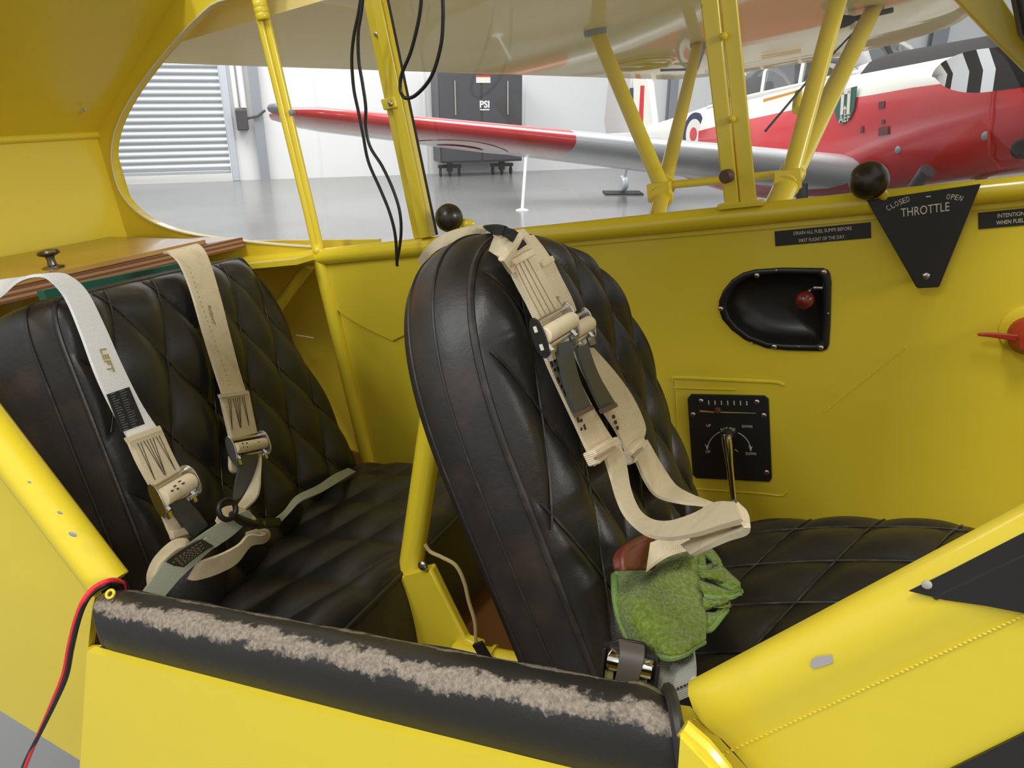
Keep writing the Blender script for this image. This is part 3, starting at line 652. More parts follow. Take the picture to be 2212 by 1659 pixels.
def mth(op, a, bb=None):
    q = nt.nodes.new('ShaderNodeMath'); q.operation = op
    for i, z in enumerate((a, bb)):
        if z is None: continue
        if hasattr(z, 'links'): nt.links.new(z, q.inputs[i])
        else: q.inputs[i].default_value = z
    return q.outputs[0]
def noise(sc, dt=5):
    q = nt.nodes.new('ShaderNodeTexNoise'); q.inputs['Scale'].default_value = sc; q.inputs['Detail'].default_value = dt; q.inputs['Roughness'].default_value = .7
    nt.links.new(tc.outputs['Object'], q.inputs['Vector']); return q.outputs[0]
yy = sp.outputs[1]
def band(c, w): return mth('SUBTRACT', 1.0, mth('DIVIDE', mth('ABSOLUTE', mth('SUBTRACT', yy, c)), w))
m1 = mth('ADD', band(.0480, .0110), mth('ADD', mth('MULTIPLY', mth('SUBTRACT', noise(150), .5), 1.7), mth('MULTIPLY', mth('SUBTRACT', noise(22), .5), 2.2)))
m2 = mth('ADD', mth('SUBTRACT', band(.0790, .0085), .22), mth('MULTIPLY', mth('SUBTRACT', noise(90), .5), 3.2))
mm = mth('MAXIMUM', m1, m2); rm = nt.nodes.new('ShaderNodeMapRange'); rm.inputs[1].default_value = .30; rm.inputs[2].default_value = .56; nt.links.new(mm, rm.inputs[0])
fz = nt.nodes.new('ShaderNodeMix'); fz.data_type = 'RGBA'; fz.inputs[6].default_value = (.13, .10, .075, 1); fz.inputs[7].default_value = (.36, .30, .23, 1)
rz = nt.nodes.new('ShaderNodeMapRange'); rz.inputs[1].default_value = .30; rz.inputs[2].default_value = .68; nt.links.new(noise(420, 4), rz.inputs[0]); nt.links.new(rz.outputs[0], fz.inputs[0])
mx = nt.nodes.new('ShaderNodeMix'); mx.data_type = 'RGBA'; mx.inputs[6].default_value = (.020, .018, .015, 1); nt.links.new(fz.outputs[2], mx.inputs[7])
nt.links.new(rm.outputs[0], mx.inputs[0]); nt.links.new(mx.outputs[2], bs.inputs['Base Color'])
rr = nt.nodes.new('ShaderNodeMapRange'); rr.inputs[3].default_value = .45; rr.inputs[4].default_value = .8; nt.links.new(rm.outputs[0], rr.inputs[0]); nt.links.new(rr.outputs[0], bs.inputs['Roughness'])
obj('padding', b, pm, t, ang=60)
b = B(); b.tube([V((xa - .003, .2535, -.2955)), V((xb, .2535, -.2955))], .0012, 6); obj('hem', b, seam_mat, t)
b = B(); e_ = [V((xb + .001 - (y - .2525) * .40, y, z)) for y, z in sec[1:11]]; b.tube(e_, .0032, 8); obj('end_binding', b, seam_mat, t)

# ------------------------------------------------------------------ window posts, panes, front frame
def bar(A, Bq, depth, inset=0.0):                   # flat bar: left and right edge lines in the side plane, given depth inward
    return B().prism([A[0], Bq[0], Bq[1], A[1]], (0, -depth, 0))
t = thing('window_post', 'pair of thin yellow tubes forming the aft window post', 'window post', yp(688, 535))
b = B(); b.tube([yp(681, 538, .893), yp(662, 455, .893), yp(556, 20, .893), yp(546, -30, .893)], .0052, 12); obj('tube', b, yellow_tube, t)
b = B(); b.tube([yp(693, 538, .899), yp(674, 455, .899), yp(572, 20, .899), yp(560, -30, .899)], .0052, 12); obj('tube', b, yellow_tube, t)
b = B()
for py, h in ((12, 12), (24, 4), (36, 12)):
    c = yp(562 + (py - 12) * .24, py, .891); b.lathe(c + V((.0, 0, -.004)), (-.0, 0, 1), [(.0085, 0), (.0095, .002), (.0095, .007), (.0085, .009)], 14)
obj('collar', b, yellow_tube, t)
b = B(); b.lathe(yp(634, 243, .898), (0, -1, 0), [(.004, 0), (.004, .006), (.002, .007)], 10); obj('bolt', b, grey_steel, t)
b = B(); b.ball(yp(688, 542, .893), .0095, 12); obj('weld', b, yellow_tube, t)
t = thing('window_post', 'wide yellow channel window post with bolts, behind the hanging black cables', 'window post', yp(925, 510))
b = B(); b.prism([yp(900, 514), yp(940, 508), yp(833, 0), yp(826, -30), yp(784, -30), yp(792, 0)], (0, -.008, 0)); b.prism([yp(918, 512), yp(942, 508), yp(836, 0), yp(829, -30), yp(806, -30), yp(814, 0)], (0, -.016, 0))
obj('channel', b, yellow_tube, t, bevel=.001)
b = B(); b.prism([yp(838, 215), yp(868, 208), yp(874, 232), yp(845, 238)], (0, -.019, 0)); obj('clip', b, yellow_tube, t, bevel=.002)
for px, py in ((813, 74), (875, 338), (843, 224)): screw(yp(px, py, .890 if py != 224 else .880), IN, .0038, t, name='bolt')
b = B(); b.prism([yp(941, 508, .884), yp(945, 507, .884), yp(838, -5, .884), yp(834, -5, .884)], (0, .002, 0)); obj('rubber_edge', b, rubber, t)
t = thing('window_post', 'double yellow window post with a brown knob near its foot', 'window post', yp(1600, 440))
b = B(); b.prism([yp(1570, 444), yp(1600, 441), yp(1556, 0), yp(1553, -30), yp(1514, -30), yp(1517, 0)], (0, -.014, 0)); obj('post_bar', b, yellow_tube, t, bevel=.0015)
b = B(); b.prism([yp(1601, 441), yp(1636, 437), yp(1594, 0), yp(1591, -30), yp(1556, -30), yp(1559, 0)], (0, -.008, 0)); obj('post_bar', b, yellow, t, bevel=.0015)
b = B(); b.box(yp(1600, 442, .888), .05, .014, .006); obj('foot_plate', b, yellow_tube, t, bevel=.001)
for py in (78, 257):
    b = B(); b.lathe(yp(1564 + (py - 78) * .1, py, .886), (0, -1, 0), [(.004, 0), (.004, .004), (.0025, .005)], 10); obj('hinge_knuckle', b, yellow_tube, t)
b = B(); c = yp(1579, 378, .886); b.lathe(c, (-.25, -1, 0), [(.0045, 0), (.0045, .006), (.0075, .007), (.0075, .016), (.006, .018)], 18); obj('window_latch_knob', b, mat('brown_knob', (.12, .06, .035), .45), t)
b = B(); b.prism([yp(2032, -30), yp(2059, 0), yp(2135, 80), yp(2212, 157), yp(2430, 372), yp(2430, 330), yp(2212, 72), yp(2163, 0), yp(2140, -30)], (0, -.012, 0))
props(obj('windshield_strut', b, yellow, None, bevel=.002), 'broad yellow diagonal frame at the front edge of the side windows', 'frame')
t = thing('instrument_panel', 'black instrument panel edge beyond the front diagonal frame', 'panel', V((.17, .6, -.1)))
b = B(); b.prism([V((.26, .885, .02)), V((.26, .885, -.10)), V((.26, .80, -.13)), V((.26, .34, -.13)), V((.26, .30, -.06)), V((.26, .30, .0)), V((.26, .42, .035)), V((.26, .75, .035))], (.02, 0, 0)); obj('panel_plate', b, plate_black, t, bevel=.003)
b = B(); b.prism([V((.088, .874, .14)), V((.20, .874, .10)), V((.26, .874, .0)), V((.150, .874, -.02)), V((.112, .874, .03))], (0, -.03, 0)); obj('glare_shield', b, plate_black, t, bevel=.004)

def pane(name, pts, y):
    b = B(); b.prism([V((p.x, y, p.z)) for p in pts], (0, .0025, 0)); return obj(name, b, pane_mat, None, kind='structure', smooth=False)
b = B(); b.prism([V((-.90, .93, .310)), V((-.40, .93, .370)), V((-.40, .21, .370)), V((-.90, .21, .310))], (0, 0, .003)); obj('window_4', b, pane_mat, None, kind='structure', smooth=False)
pane('window_1', [p for p in arcp] + [yp(930, 515), yp(800, -30)], .9085)
pane('window_2', [yp(930, 515), yp(1580, 450), yp(1520, -30), yp(800, -30)], .9125)
pane('window_3', [yp(1620, 445), yp(2300, 375), yp(2120, 10), yp(2100, -30), yp(1580, -30)], .9085)

# ------------------------------------------------------------------ the cub's own port wing and struts
wt = thing('wing', 'cream underside of the high wing on yellow struts above the windows', 'wing', V((-.4, 2.5, .25)))
NSW = 40; b = B(); vs = []
def zw(y): return .243 + .006 * (y - 1)
for i in range(NSW):
    y = .95 + (5.95 - .95) * (1 - (1 - i / (NSW - 1)) ** 1.6)
    k = max(0, (y - 4.75) / 1.2); sh = math.sqrt(max(0.0004, 1 - k * k)) if k < 1 else .02
    te = -1.17 * sh + (-.35) * (1 - sh); le = .42 * sh + (-.20) * (1 - sh); z = zw(y)
    ch = le - te
    prof = [(0, .0), (.02, -.003), (.3, -.004), (.55, -.004), (.78, -.002), (.90, .004), (.97, .018), (1, .045), (.96, .09), (.8, .14), (.5, .15), (.2, .07), (0, .006)]
    sc_ = .35 + .65 * sh
    rib = .0020 * abs(math.sin(PI * (y - .95) / .36))
    vs += [(te + q * ch, y, z + d * sc_ + (rib if 1 < kk < 5 else 0)) for kk, (q, d) in enumerate(prof)]
n = len(prof)
b.add(vs, [(i * n + k, i * n + (k + 1) % n, (i + 1) * n + (k + 1) % n, (i + 1) * n + k) for i in range(NSW - 1) for k in range(n)] + [tuple(range(n)), tuple((NSW - 1) * n + k for k in range(n))])
obj('wing_panel', b, cream, wt, ang=50)
def W_at(px, py):                                   # point on the lower skin
    p = Zf(px, py, .245)
    for _ in range(4): p = Zf(px, py, zw(p.y))
    return p
def strut(name, a, c, w, th, m=yellow_tube):        # streamline tube
    a = V(a); c = V(c); d = (c - a).normalized(); s = (FWD - d * FWD.dot(d)).normalized(); u = d.cross(s); vs = []
    for p in (a, c):
        for k in range(14): t_ = 2 * PI * k / 14; vs.append(p + s * math.cos(t_) * w + u * math.sin(t_) * th)
    b = B(); b.add(vs, [(k, (k + 1) % 14, 14 + (k + 1) % 14, 14 + k) for k in range(14)] + [tuple(range(14)), tuple(range(14, 28))]); return obj(name, b, m, wt)
fT = W_at(1889, 14); fB_ = Y(1420, 964, .95); rT = W_at(1508, 92); rB = Y(1300, 964, .95)
strut('lift_strut', fT, fB_, .026, .016); strut('lift_strut', rT, rB, .019, .012)
def on(a, c, px):                                   # the point of line a-c seen at image column px
    lo, hi = 0.0, 1.0
    def col(t_): q = FM @ (a.lerp(c, t_)) - CAM; return CX + FPX * q.dot(cR) / q.dot(cF)
    s = col(0) > col(1)
    for _ in range(40):
        m_ = (lo + hi) / 2
        if (col(m_) > px) == s: lo = m_
        else: hi = m_
    return a.lerp(c, lo)
rj0 = on(rT, rB, 1432); rj1 = W_at(1285, 62); fj0 = on(fT, fB_, 1706); fj1 = W_at(1826, -60)
strut('jury_strut', rj0, rj1, .018, .011); strut('jury_strut', fj0, fj1, .019, .011)
b = B(); b.tube([rj0 + V((0, 0, .01)), fj0 + V((0, 0, .01))], .009, 10); obj('jury_strut', b, yellow_tube, wt)
for p, q in ((rj0, rB - rT), (fj0, fB_ - fT)):
    b = B(); dq = q.normalized(); b.lathe(p - dq * .03, dq, [(.026, 0), (.028, .003), (.028, .008), (.026, .011)], 18); b.lathe(p + dq * .03, dq, [(.026, 0), (.028, .003), (.028, .008), (.026, .011)], 18); b.box(p + V((0, -.03, 0)), .05, .03, .04); obj('strut_clamp', b, yellow_tube, wt)
for p in (rj1, rT, fT):
    b = B(); b.lathe(p + V((0, 0, -.015)), (0, 0, 1), [(.026, 0), (.028, .004), (.028, .012)], 16); obj('strut_fitting', b, grey_steel, wt)
b = B(); c = fT + V((-.10, -.06, -.03)); b.ball(c, .042, 16, (1.2, .5, .45)); b.tube([c, fT + V((.05, 0, -.02))], .008, 8); obj('cable_pulley', b, rubber, wt)
b = B(); b.tube([fT + V((-.02, -.02, -.03)), on(fT, fB_, 1800) + V((-.05, -.01, .04)), on(fT, fB_, 1720) + V((-.06, 0, .08))], .003, 6); obj('control_cable', b, rubber, wt)
b = B(); c = on(fT, fB_, 1778) + V((-.055, -.02, .03)); b.tube([c + V((0, .03, .02)), c], .009, 10); b.tube([c, c - V((0, .03, .02))], .012, 10); obj('cable_adjuster', b, yellow_tube, wt)
c = W_at(1392, 128)
b = B(); b.tube([c + V((.10 * math.cos(k / 16 * 2 * PI), .22 * math.sin(k / 16 * 2 * PI), -.02)) for k in range(17)], .008, 6); b.tube([c + V((-.05, -.1, -.01)), c + V((.06, .1, -.03))], .008, 6); obj('inspection_ring', b, yellow_tube, wt)
b = B(); c1 = W_at(1445, 146); b.tube([c1 + V((0, -.15, -.015)), c1 + V((.08, .25, -.015)), rT + V((0, .1, -.01))], .007, 6); obj('pushrod', b, grey_steel, wt)
# ------------------------------------------------------------------ seats
def roundw(v, r0, r1, asp, E=2.5):                         # half width factor of a rounded outline; r0, r1: rounded share of height at v=0 and v=1
    w = 1.0
    if v < r0: k = 1 - v / r0; w = 1 - asp[0] * (1 - max(0, 1 - k ** E) ** (1 / E))
    if v > 1 - r1: k = 1 - (1 - v) / r1; w = 1 - asp[1] * (1 - max(0, 1 - k ** E) ** (1 / E))
    return w
def cushion(P, Nrm, thick, dome, wf, quilt, nu=110, nv=120, edge=8, bulge=.006):
    """P(u,v) base point, Nrm outward face normal, body extruded backwards; returns builder and front outline."""
    b = B(); vs = []; vv = [.5 - .5 * math.cos(PI * j / nv) * (1 - .0) for j in range(nv + 1)]
    vv = [.65 * (j / nv) + .35 * q for j, q in enumerate(vv)]
    for j in range(nv + 1):
        v = vv[j]; w = wf(v)
        for i in range(nu + 1):
            t = 2 * i / nu - 1; u = (t * .6 + .4 * math.sin(t * PI / 2)) * w
            ed = (1 - abs(u / max(w, 1e-4)) ** edge) * (1 - abs(2 * v - 1) ** (edge + 2))
            vs.append(P(u, v) + Nrm * (dome * ed ** .6 + quilt(u, v) * ed ** .5))
    fs = [(j * (nu + 1) + i, j * (nu + 1) + i + 1, (j + 1) * (nu + 1) + i + 1, (j + 1) * (nu + 1) + i) for j in range(nv) for i in range(nu)]
    b.add(vs, fs)
    ring = [j * (nu + 1) for j in range(nv + 1)] + [nv * (nu + 1) + i for i in range(1, nu + 1)] + [j * (nu + 1) + nu for j in range(nv - 1, -1, -1)] + [i for i in range(nu - 1, 0, -1)]
    out = [vs[i] for i in ring]; cen = sum(out, V()) / len(out); K = 7; base = ring; side = []
    for k in range(1, K + 1):
        f = k / K; o = len(b.v)
        for p in out:
            d = (p - cen); d = d - Nrm * d.dot(Nrm); d = d.normalized()
            b.v.append(p - Nrm * thick * f + d * bulge * math.sin(PI * f) ** .8)
        n_ = len(out); cur = [o + i for i in range(n_)]
        for i in range(n_): b.f.append([base[i], base[(i + 1) % n_], cur[(i + 1) % n_], cur[i]]); b.mi.append(1)
        side.append([b.v[i] for i in cur]); base = cur
    b.f.append(list(base)); b.mi.append(1)
    return b, out, side
def diamond(a, h, sa, sh, A):
    p, q = a / sa + h / sh, a / sa - h / sh
    return A * ((abs(math.sin(PI * p)) * abs(math.sin(PI * q))) ** .60) - A * .55

def quilt_seams(parent, Pf, Nrm, dome, wf, fa, sa, sh, m, edge, rad=.0010):
    """stitched seam lines: fa(u,v)->(a,h); a/sa + h/sh and a/sa - h/sh are whole numbers along them."""
    b = B()
    for sg in (1, -1):
        for k in range(-12, 13):
            run = []
            for j in range(1, 140):
                v = j / 140; w = wf(v); lo = None                     # find u with phase = k at this v
                f = lambda u: fa(u, v)[0] / sa + sg * fa(u, v)[1] / sh - k
                a_, c_ = f(-w * .97), f(w * .97)
                if a_ * c_ > 0:
                    if len(run) > 3: b.tube(run, rad, 5)
                    run = []; continue
                u = -w * .97 + (w * 1.94) * (-a_) / (c_ - a_)
                ed = (1 - abs(u / max(w, 1e-4)) ** edge) * (1 - abs(2 * v - 1) ** (edge + 2))
                run.append(Pf(u, v) + Nrm * (dome * ed ** .6 + qd * ed ** .5 + .0020))
            if len(run) > 3: b.tube(run, rad, 5)
    return obj('quilt_seam', b, m, parent, kind='stuff')
# front seat backrest
FB = V((-.169, .557, -.437)); FTd = V((-math.sin(math.radians(13.5)), 0, math.cos(math.radians(13.5)))); FNr = V((FTd.z, 0, -FTd.x)); FH = .378; FW = .149
fs_ = thing('cockpit_chair', 'front seat in black quilted leather with a tall rounded scuffed backrest', 'seat', V((-.1, .6, -.9)))
fwf = lambda v: roundw(v, .12, .42, (.26, 1.0), 2.5)
b, out, side = cushion(lambda u, v: FB + PORT * (u * FW) + FTd * (v * FH - .26 * u * FW * v * v), FNr, .060, .024, fwf, lambda u, v: diamond(u * FW + .01, v * FH, .052, .125, .0125), nu=170, nv=200, edge=6, bulge=.010)
bk = obj('backrest', b, [leather, leather_worn], fs_, ang=75)
b = B(); b.tube(out + [out[0]], .0030, 8, cap=False); obj('piping', b, seam_mat, bk)
for k in (2, 5):
    b = B(); b.tube(side[k] + [side[k][0]], .0011, 6, cap=False); obj('side_seam', b, seam_mat, bk)
qd = -.0125 * .55; quilt_seams(bk, lambda u, v: FB + PORT * (u * FW) + FTd * (v * FH - .26 * u * FW * v * v), FNr, .024, fwf, lambda u, v: (u * FW + .01, v * FH), .052, .125, quilt_mat, 6)
# front seat cushion
b, out, side = cushion(lambda u, v: V((-.205 + .298 * v, .563 + u * .18, -.445 + .036 * v + .010 * math.sin(v * PI))), UP, .09, .022, lambda v: roundw(v, .1, .16, (.1, .16)),
                       lambda u, v: diamond((v * .298) * .75 + u * .09, (v * .298) * .75 - u * .18 * 1.02, .110, .095, .010), edge=7)
cu_ = obj('cushion', b, [leather, leather_worn], fs_, ang=75)
b = B(); b.tube(out + [out[0]], .003, 8, cap=False); obj('piping', b, leather_worn, cu_)
b = B(); b.prism([V((-.245, .425, -.42)), V((-.235, .425, -.60)), V((.03, .425, -.62)), V((.05, .425, -.535)), V((-.17, .425, -.51)), V((-.185, .425, -.43))], (0, .27, 0)); obj('seat_skirt', b, dark_fab, fs_, bevel=.006)

qd = -.010 * .55; quilt_seams(cu_, lambda u, v: V((-.205 + .298 * v, .563 + u * .18, -.445 + .036 * v + .010 * math.sin(v * PI))), UP, .022, lambda v: roundw(v, .1, .16, (.1, .16)), lambda u, v: ((v * .298) * .75 + u * .09, (v * .298) * .75 - u * .18 * 1.02), .110, .095, quilt_mat, 7)
# support frame behind the front seat
t = thing('seat_frame', 'yellow tube seat frame with a gusset bracket under the front seat', 'frame', V((-.36, .58, -.8)))
b = B(); b.tube([Y(942, 850, .62), Y(885, 1245, .58)], .0138, 18); obj('upright_tube', b, yellow_tube, t)
gp = [Y(*p, .565) for p in ((853, 1262), (866, 1246), (930, 1228), (960, 1290), (1006, 1383), (1040, 1395), (1040, 1440), (880, 1440), (868, 1340))]
b = B(); b.prism(gp, (0, .012, 0)); obj('gusset', b, yellow, t, bevel=.003)
b = B(); b.tube([Y(985, 1412, .56), Y(1180, 1448, .56), Y(1300, 1470, .56)], .0135, 16); obj('cross_tube', b, yellow_tube, t)
b = B(); b.tube([Y(1062, 1422, .56), Y(1068, 1424, .56)], .0150, 16); obj('weld', b, yellow_tube, t)
b = B(); b.prism([Y(*p, .60) for p in ((846, 1340), (862, 1300), (880, 1400), (870, 1440), (850, 1440))], (0, .01, 0)); obj('gusset', b, yellow, t)
for px, py in ((860, 1275), (914, 1222)):
    screw(Y(px, py, .563), IN, .006, t, name='bolt')
b = B(); b.tube(crom([Y(*p, .562) for p in ((918, 1176), (930, 1192), (955, 1204), (985, 1222), (1003, 1258), (1013, 1300), (1026, 1345), (1028, 1392))], 50), .0021, 8)
wr_ = obj('twisted_wire', b, wire_beige, None); props(wr_, 'thin beige twisted wire hanging behind the front seat', 'wire')
b = B(); b.strip([Y(1022, 1392, .546), Y(1046, 1432, .546)], [Y(1040, 1386, .546), Y(1064, 1426, .546)], .004, 6); ROOT[wr_] = ROOT[wr_]; obj('tape_wrap', b, tape, wr_)

# rear seat
rs = thing('cockpit_chair', 'rear seat with a square black quilted backrest, below the wooden hatch', 'seat', V((-.62, .6, -.9)))
NT, FT_, FB2, NB = V((-.668, .408, -.066)), V((-.858, .836, -.092)), V((-.735, .836, -.43)), V((-.628, .40, -.43))
RNr = ((FT_ - NB).cross(NT - FB2)).normalized()
if RNr.x < 0: RNr = -RNr
def RPt(u, v): a = (u + 1) / 2; return NB.lerp(FB2, a).lerp(NT.lerp(FT_, a), v)
b, out, side = cushion(RPt, RNr, .085, .024, lambda v: roundw(v, .08, .14, (.06, .10)), lambda u, v: diamond(u * .22 + v * .02, v * .36 + .02, .088, .145, .016), edge=8, bulge=.008)
rb = obj('backrest', b, [leather, leather_worn], rs, ang=75)
b = B(); b.tube(out + [out[0]], .0024, 8, cap=False); obj('piping', b, leather_worn, rb)
b = B(); b.tube([p + V((0, -.001, 0)) for p in side[1]] + [side[1][0]], .0011, 6, cap=False); obj('side_seam', b, seam_mat, rb)
b, out, side = cushion(lambda u, v: V((-.735 + .262 * v, .605 + u * .232, -.432 + .010 * v)), UP, .12, .020, lambda v: roundw(v, .05, .14, (.05, .12)),
                       lambda u, v: diamond(v * .262 + u * .1, v * .262 - u * .232, .125, .125, .010), nu=80, nv=80)
rc = obj('cushion', b, [leather, leather_worn], rs, ang=75)
qd = -.016 * .55; quilt_seams(rb, RPt, RNr, .024, lambda v: roundw(v, .08, .14, (.06, .10)), lambda u, v: (u * .22 + v * .02, v * .36 + .02), .088, .145, leather_worn, 8, .0008)
b = B(); b.tube(out + [out[0]], .0028, 8, cap=False); obj('piping', b, leather_worn, rc)
b = B(); b.box((-.62, .605, -.52), .22, .42, .09); obj('seat_base', b, dark_fab, rs, bevel=.006)
b = B(); b.prism([NT + V((-.095, .06, -.012)), FT_ + V((-.055, -.05, -.006)), FT_ + V((-.055, -.05, .008)), NT + V((-.095, .06, .002))], (-.012, 0, 0)); obj('foam_strip', b, teal, rs)

# wooden baggage hatch behind the rear seat
def zl(px, py): return Zf(px, py, -.074)
t = thing('baggage_hatch', 'varnished plywood baggage hatch with a round bronze knob behind the rear seat', 'hatch', zl(200, 560))
b = B(); b.prism([V((-.955, .31, -.067)), V((-.935, .842, -.067)), V((-1.165, .855, -.044)), V((-1.165, .31, -.044))], (0, 0, .007)); hp = obj('lid_panel', b, wood, t, bevel=.001)
b = B(); b.prism([V((-.935, .846, -.073)), V((-.915, .893, -.073)), V((-1.165, .896, -.050)), V((-1.165, .860, -.050))], (0, 0, .006)); obj('side_panel', b, wood, t, bevel=.0008)
for k, m in enumerate((ply_dark, ply_light, ply_dark, ply_light, ply_dark)):
    b = B(); z = -.0675 - k * .0032
    b.prism([V((-.955, .31, z)), V((-.910, .893, z)), V((-.94, .893, z)), V((-.985, .31, z))], (0, 0, -.0032)); obj('ply_layer', b, m, t, smooth=False)
kc = PL(115, 577, V((-.94, .6, -.060)), V((.1, 0, 1)))
b = B(); b.lathe(kc, (0, 0, 1), [(.014, -.001), (.0135, .001), (.006, .003), (.0048, .010), (.006, .014), (.0125, .0165), (.0145, .019), (.0125, .022), (.005, .0238), (.0005, .024)], 24); obj('knob', b, brass, t)
b = B(); b.box(PL(150, 521, V((-.94, .6, -.060)), V((.1, 0, 1))), .008, .03, .004); obj('hinge', b, ply_dark, t)

# ------------------------------------------------------------------ controls on the port side
t = thing('throttle_placard', 'black tapering plate lettered throttle, screwed below the front knob', 'plate', yp(2000, 600))
YT = YP - .018
pp = [Y(*p, YT) for p in ((1872, 433), (2119, 397), (2029, 619), (2024, 621), (1984, 623), (1979, 620))]
b = B(); b.prism(pp, (0, .0018, 0)); plt = obj('plate', b, plate_black, t, bevel=.0006)
b = B(); b.tube([Y(2000, 596, YT), Y(2000, 596, YP)], .004, 10); b.tube([Y(1890, 445, YT + .002), Y(1890, 445, YP)], .004, 10); b.tube([Y(2100, 410, YT + .002), Y(2100, 410, YP)], .004, 10); obj('standoff', b, steel, t)
screw(Y(2000, 596, YT - .0002), IN, .0039, t)
def ptext(s, c, c2, hpx, y, parent, m=letter, wpx=None, **k):  # words centred on pixel c running towards pixel c2, letter height in pixels
    a = Y(*c, y); xd = Y(*c2, y) - a; up_ = Y(c[0], c[1] - hpx, y) - a
    if wpx: k['width'] = xd.length * wpx / math.hypot(c2[0] - c[0], c2[1] - c[1])
    return text(s, a, xd, V((-xd.z, 0, xd.x)), up_.length * 1.42, m, parent, **k)
yl = YT - .0003
ptext('THROTTLE', (1998, 454), (2050, 447), 19, yl, plt, wpx=107)
for ch, c, c2 in (('C', (1919, 450), (1929, 443)), ('L', (1928, 445), (1938, 438.5)), ('O', (1937, 440.5), (1947, 435)), ('S', (1945.5, 437), (1955, 432.5)), ('E', (1953, 434), (1963, 430)), ('D', (1961, 431), (1971, 427.5))):
    ptext(ch, c, c2, 11.5, yl, plt, wpx=7)
for ch, c, c2 in (('O', (2048, 425.5), (2058, 426)), ('P', (2057.5, 426), (2067, 427)), ('E', (2066, 427), (2076, 429)), ('N', (2075.5, 429), (2085, 432))):
    ptext(ch, c, c2, 11.5, yl, plt, wpx=7)
b = B(); c = Y(2005.5, 424.5, yl); b.box(c, .0042, .0004, .0011); obj('index_mark', b, letter, plt)

def throttle(name, label, kpx, kr, yk, base):
    t = thing(name, label, 'lever', base); c = Y(*kpx, yk)
    b = B(); b.ball(c, kr, 32, (1, .92, 1)); obj('knob', b, knob_black, t)
    d = (base - c).normalized(); b = B(); b.tube([c + d * kr * .8, base], [.006, .005], 12); obj('lever_arm', b, yellow_tube, t)
throttle('throttle_lever', 'front throttle lever with a dark ball knob above the throttle plate', (1877, 390), .0195, .872, Y(1925, 440, .893))
throttle('throttle_lever', 'rear throttle lever with a dark ball knob behind the front backrest', (970, 471), .0192, .88, Y(1010, 500, .892))
b = B(); c = Y(1005, 486, .89); b.ball(c, .012, 14, (1.3, .6, .7)); props(obj('throttle_bracket', b, yellow_tube, None), 'small rounded yellow bracket beside the rear throttle knob', 'bracket')

def placard(label, pts, lines):
    t = thing('placard', label, 'placard', Y(*pts[3], YP)); b = B(); b.prism([Y(*p, YP - .0012) for p in pts], (0, .0012, 0)); o = obj('plate', b, plate_black, t, smooth=False)
    for s, c, c2, h, al, w in lines: ptext(s, c, c2, h, YP - .0014, o, align=al, wpx=w)
placard('narrow black placard about draining fuel sumps, left of the throttle plate', [(1673, 500), (1881, 480), (1882, 514), (1675, 532)], [('DRAIN ALL FUEL SUMPS BEFORE', (1776, 499), (1846, 492.5), 7.6, 'CENTER', 128), ('FIRST FLIGHT OF THE DAY.', (1775, 516), (1845, 509.5), 7.6, 'CENTER', 102)])
placard('narrow black placard about fuel cut off by the frame, right of the throttle plate', [(2113, 460), (2330, 439), (2332, 476), (2114, 495)], [('INTENTIONAL SPINNING', (2154, 467), (2215, 461), 8.6, 'LEFT', 126), ('WHEN FUEL IS LOW', (2152, 482), (2213, 476), 8.6, 'LEFT', 100)])

# recessed D-shaped pocket with the red knob
t = thing('control_pocket', 'black D-shaped recessed pocket holding a dark red knob, between placard and trim plate', 'panel', yp(1690, 750))
op = POCKET
outp = [Y(*p, YP - .0035) for p in op]; cen = sum(outp, V()) / len(outp)
def inset(k, y, dz=0): return [V((cen.x + (p.x - cen.x) * k, y, cen.z + (p.z - cen.z) * k + dz)) for p in outp]
b = B(); loops = [inset(1.0, YP + .001), inset(1.0, YP - .003), inset(.985, YP - .0042), inset(.875, YP - .0042), inset(.86, YP - .003), inset(.82, YP + .006), inset(.70, YP + .018), inset(.4, YP + .022), inset(.02, YP + .0225)]
n = len(outp)
for lp_ in loops: b.v += lp_
for i in range(len(loops) - 1):
    for k in range(n): b.f.append([i * n + k, i * n + (k + 1) % n, (i + 1) * n + (k + 1) % n, (i + 1) * n + k]); b.mi.append(0)
b.f.append([(len(loops) - 1) * n + k for k in range(n)]); b.mi.append(0)
obj('bezel', b, black_plastic, t, ang=60)
for px, py in ((1635, 595), (1780, 588), (1557, 667), (1672, 749), (1773, 751)): screw(Y(px, py, YP - .0043), IN, .0032, t)
for px, py in ((1677, 584), (1725, 748), (1789, 677), (1624, 741)):
    b = B(); b.ball(Y(px, py, YP - .0043), .0013, 8); obj('rivet', b, steel, t)
b = B(); c = Y(1738, 648, YP - .008); b.ball(c, .0108, 26); obj('knob', b, red_knob, t)
b = B(); b.tube(crom([c, Y(1748, 628, YP - .002), Y(1758, 622, YP + .004), Y(1783, 623, YP + .004)], 16), .0020, 8); b.tube([Y(1781, 618, YP + .002), Y(1782, 636, YP + .002)], .0015, 6); obj('lever_wire', b, steel, t)
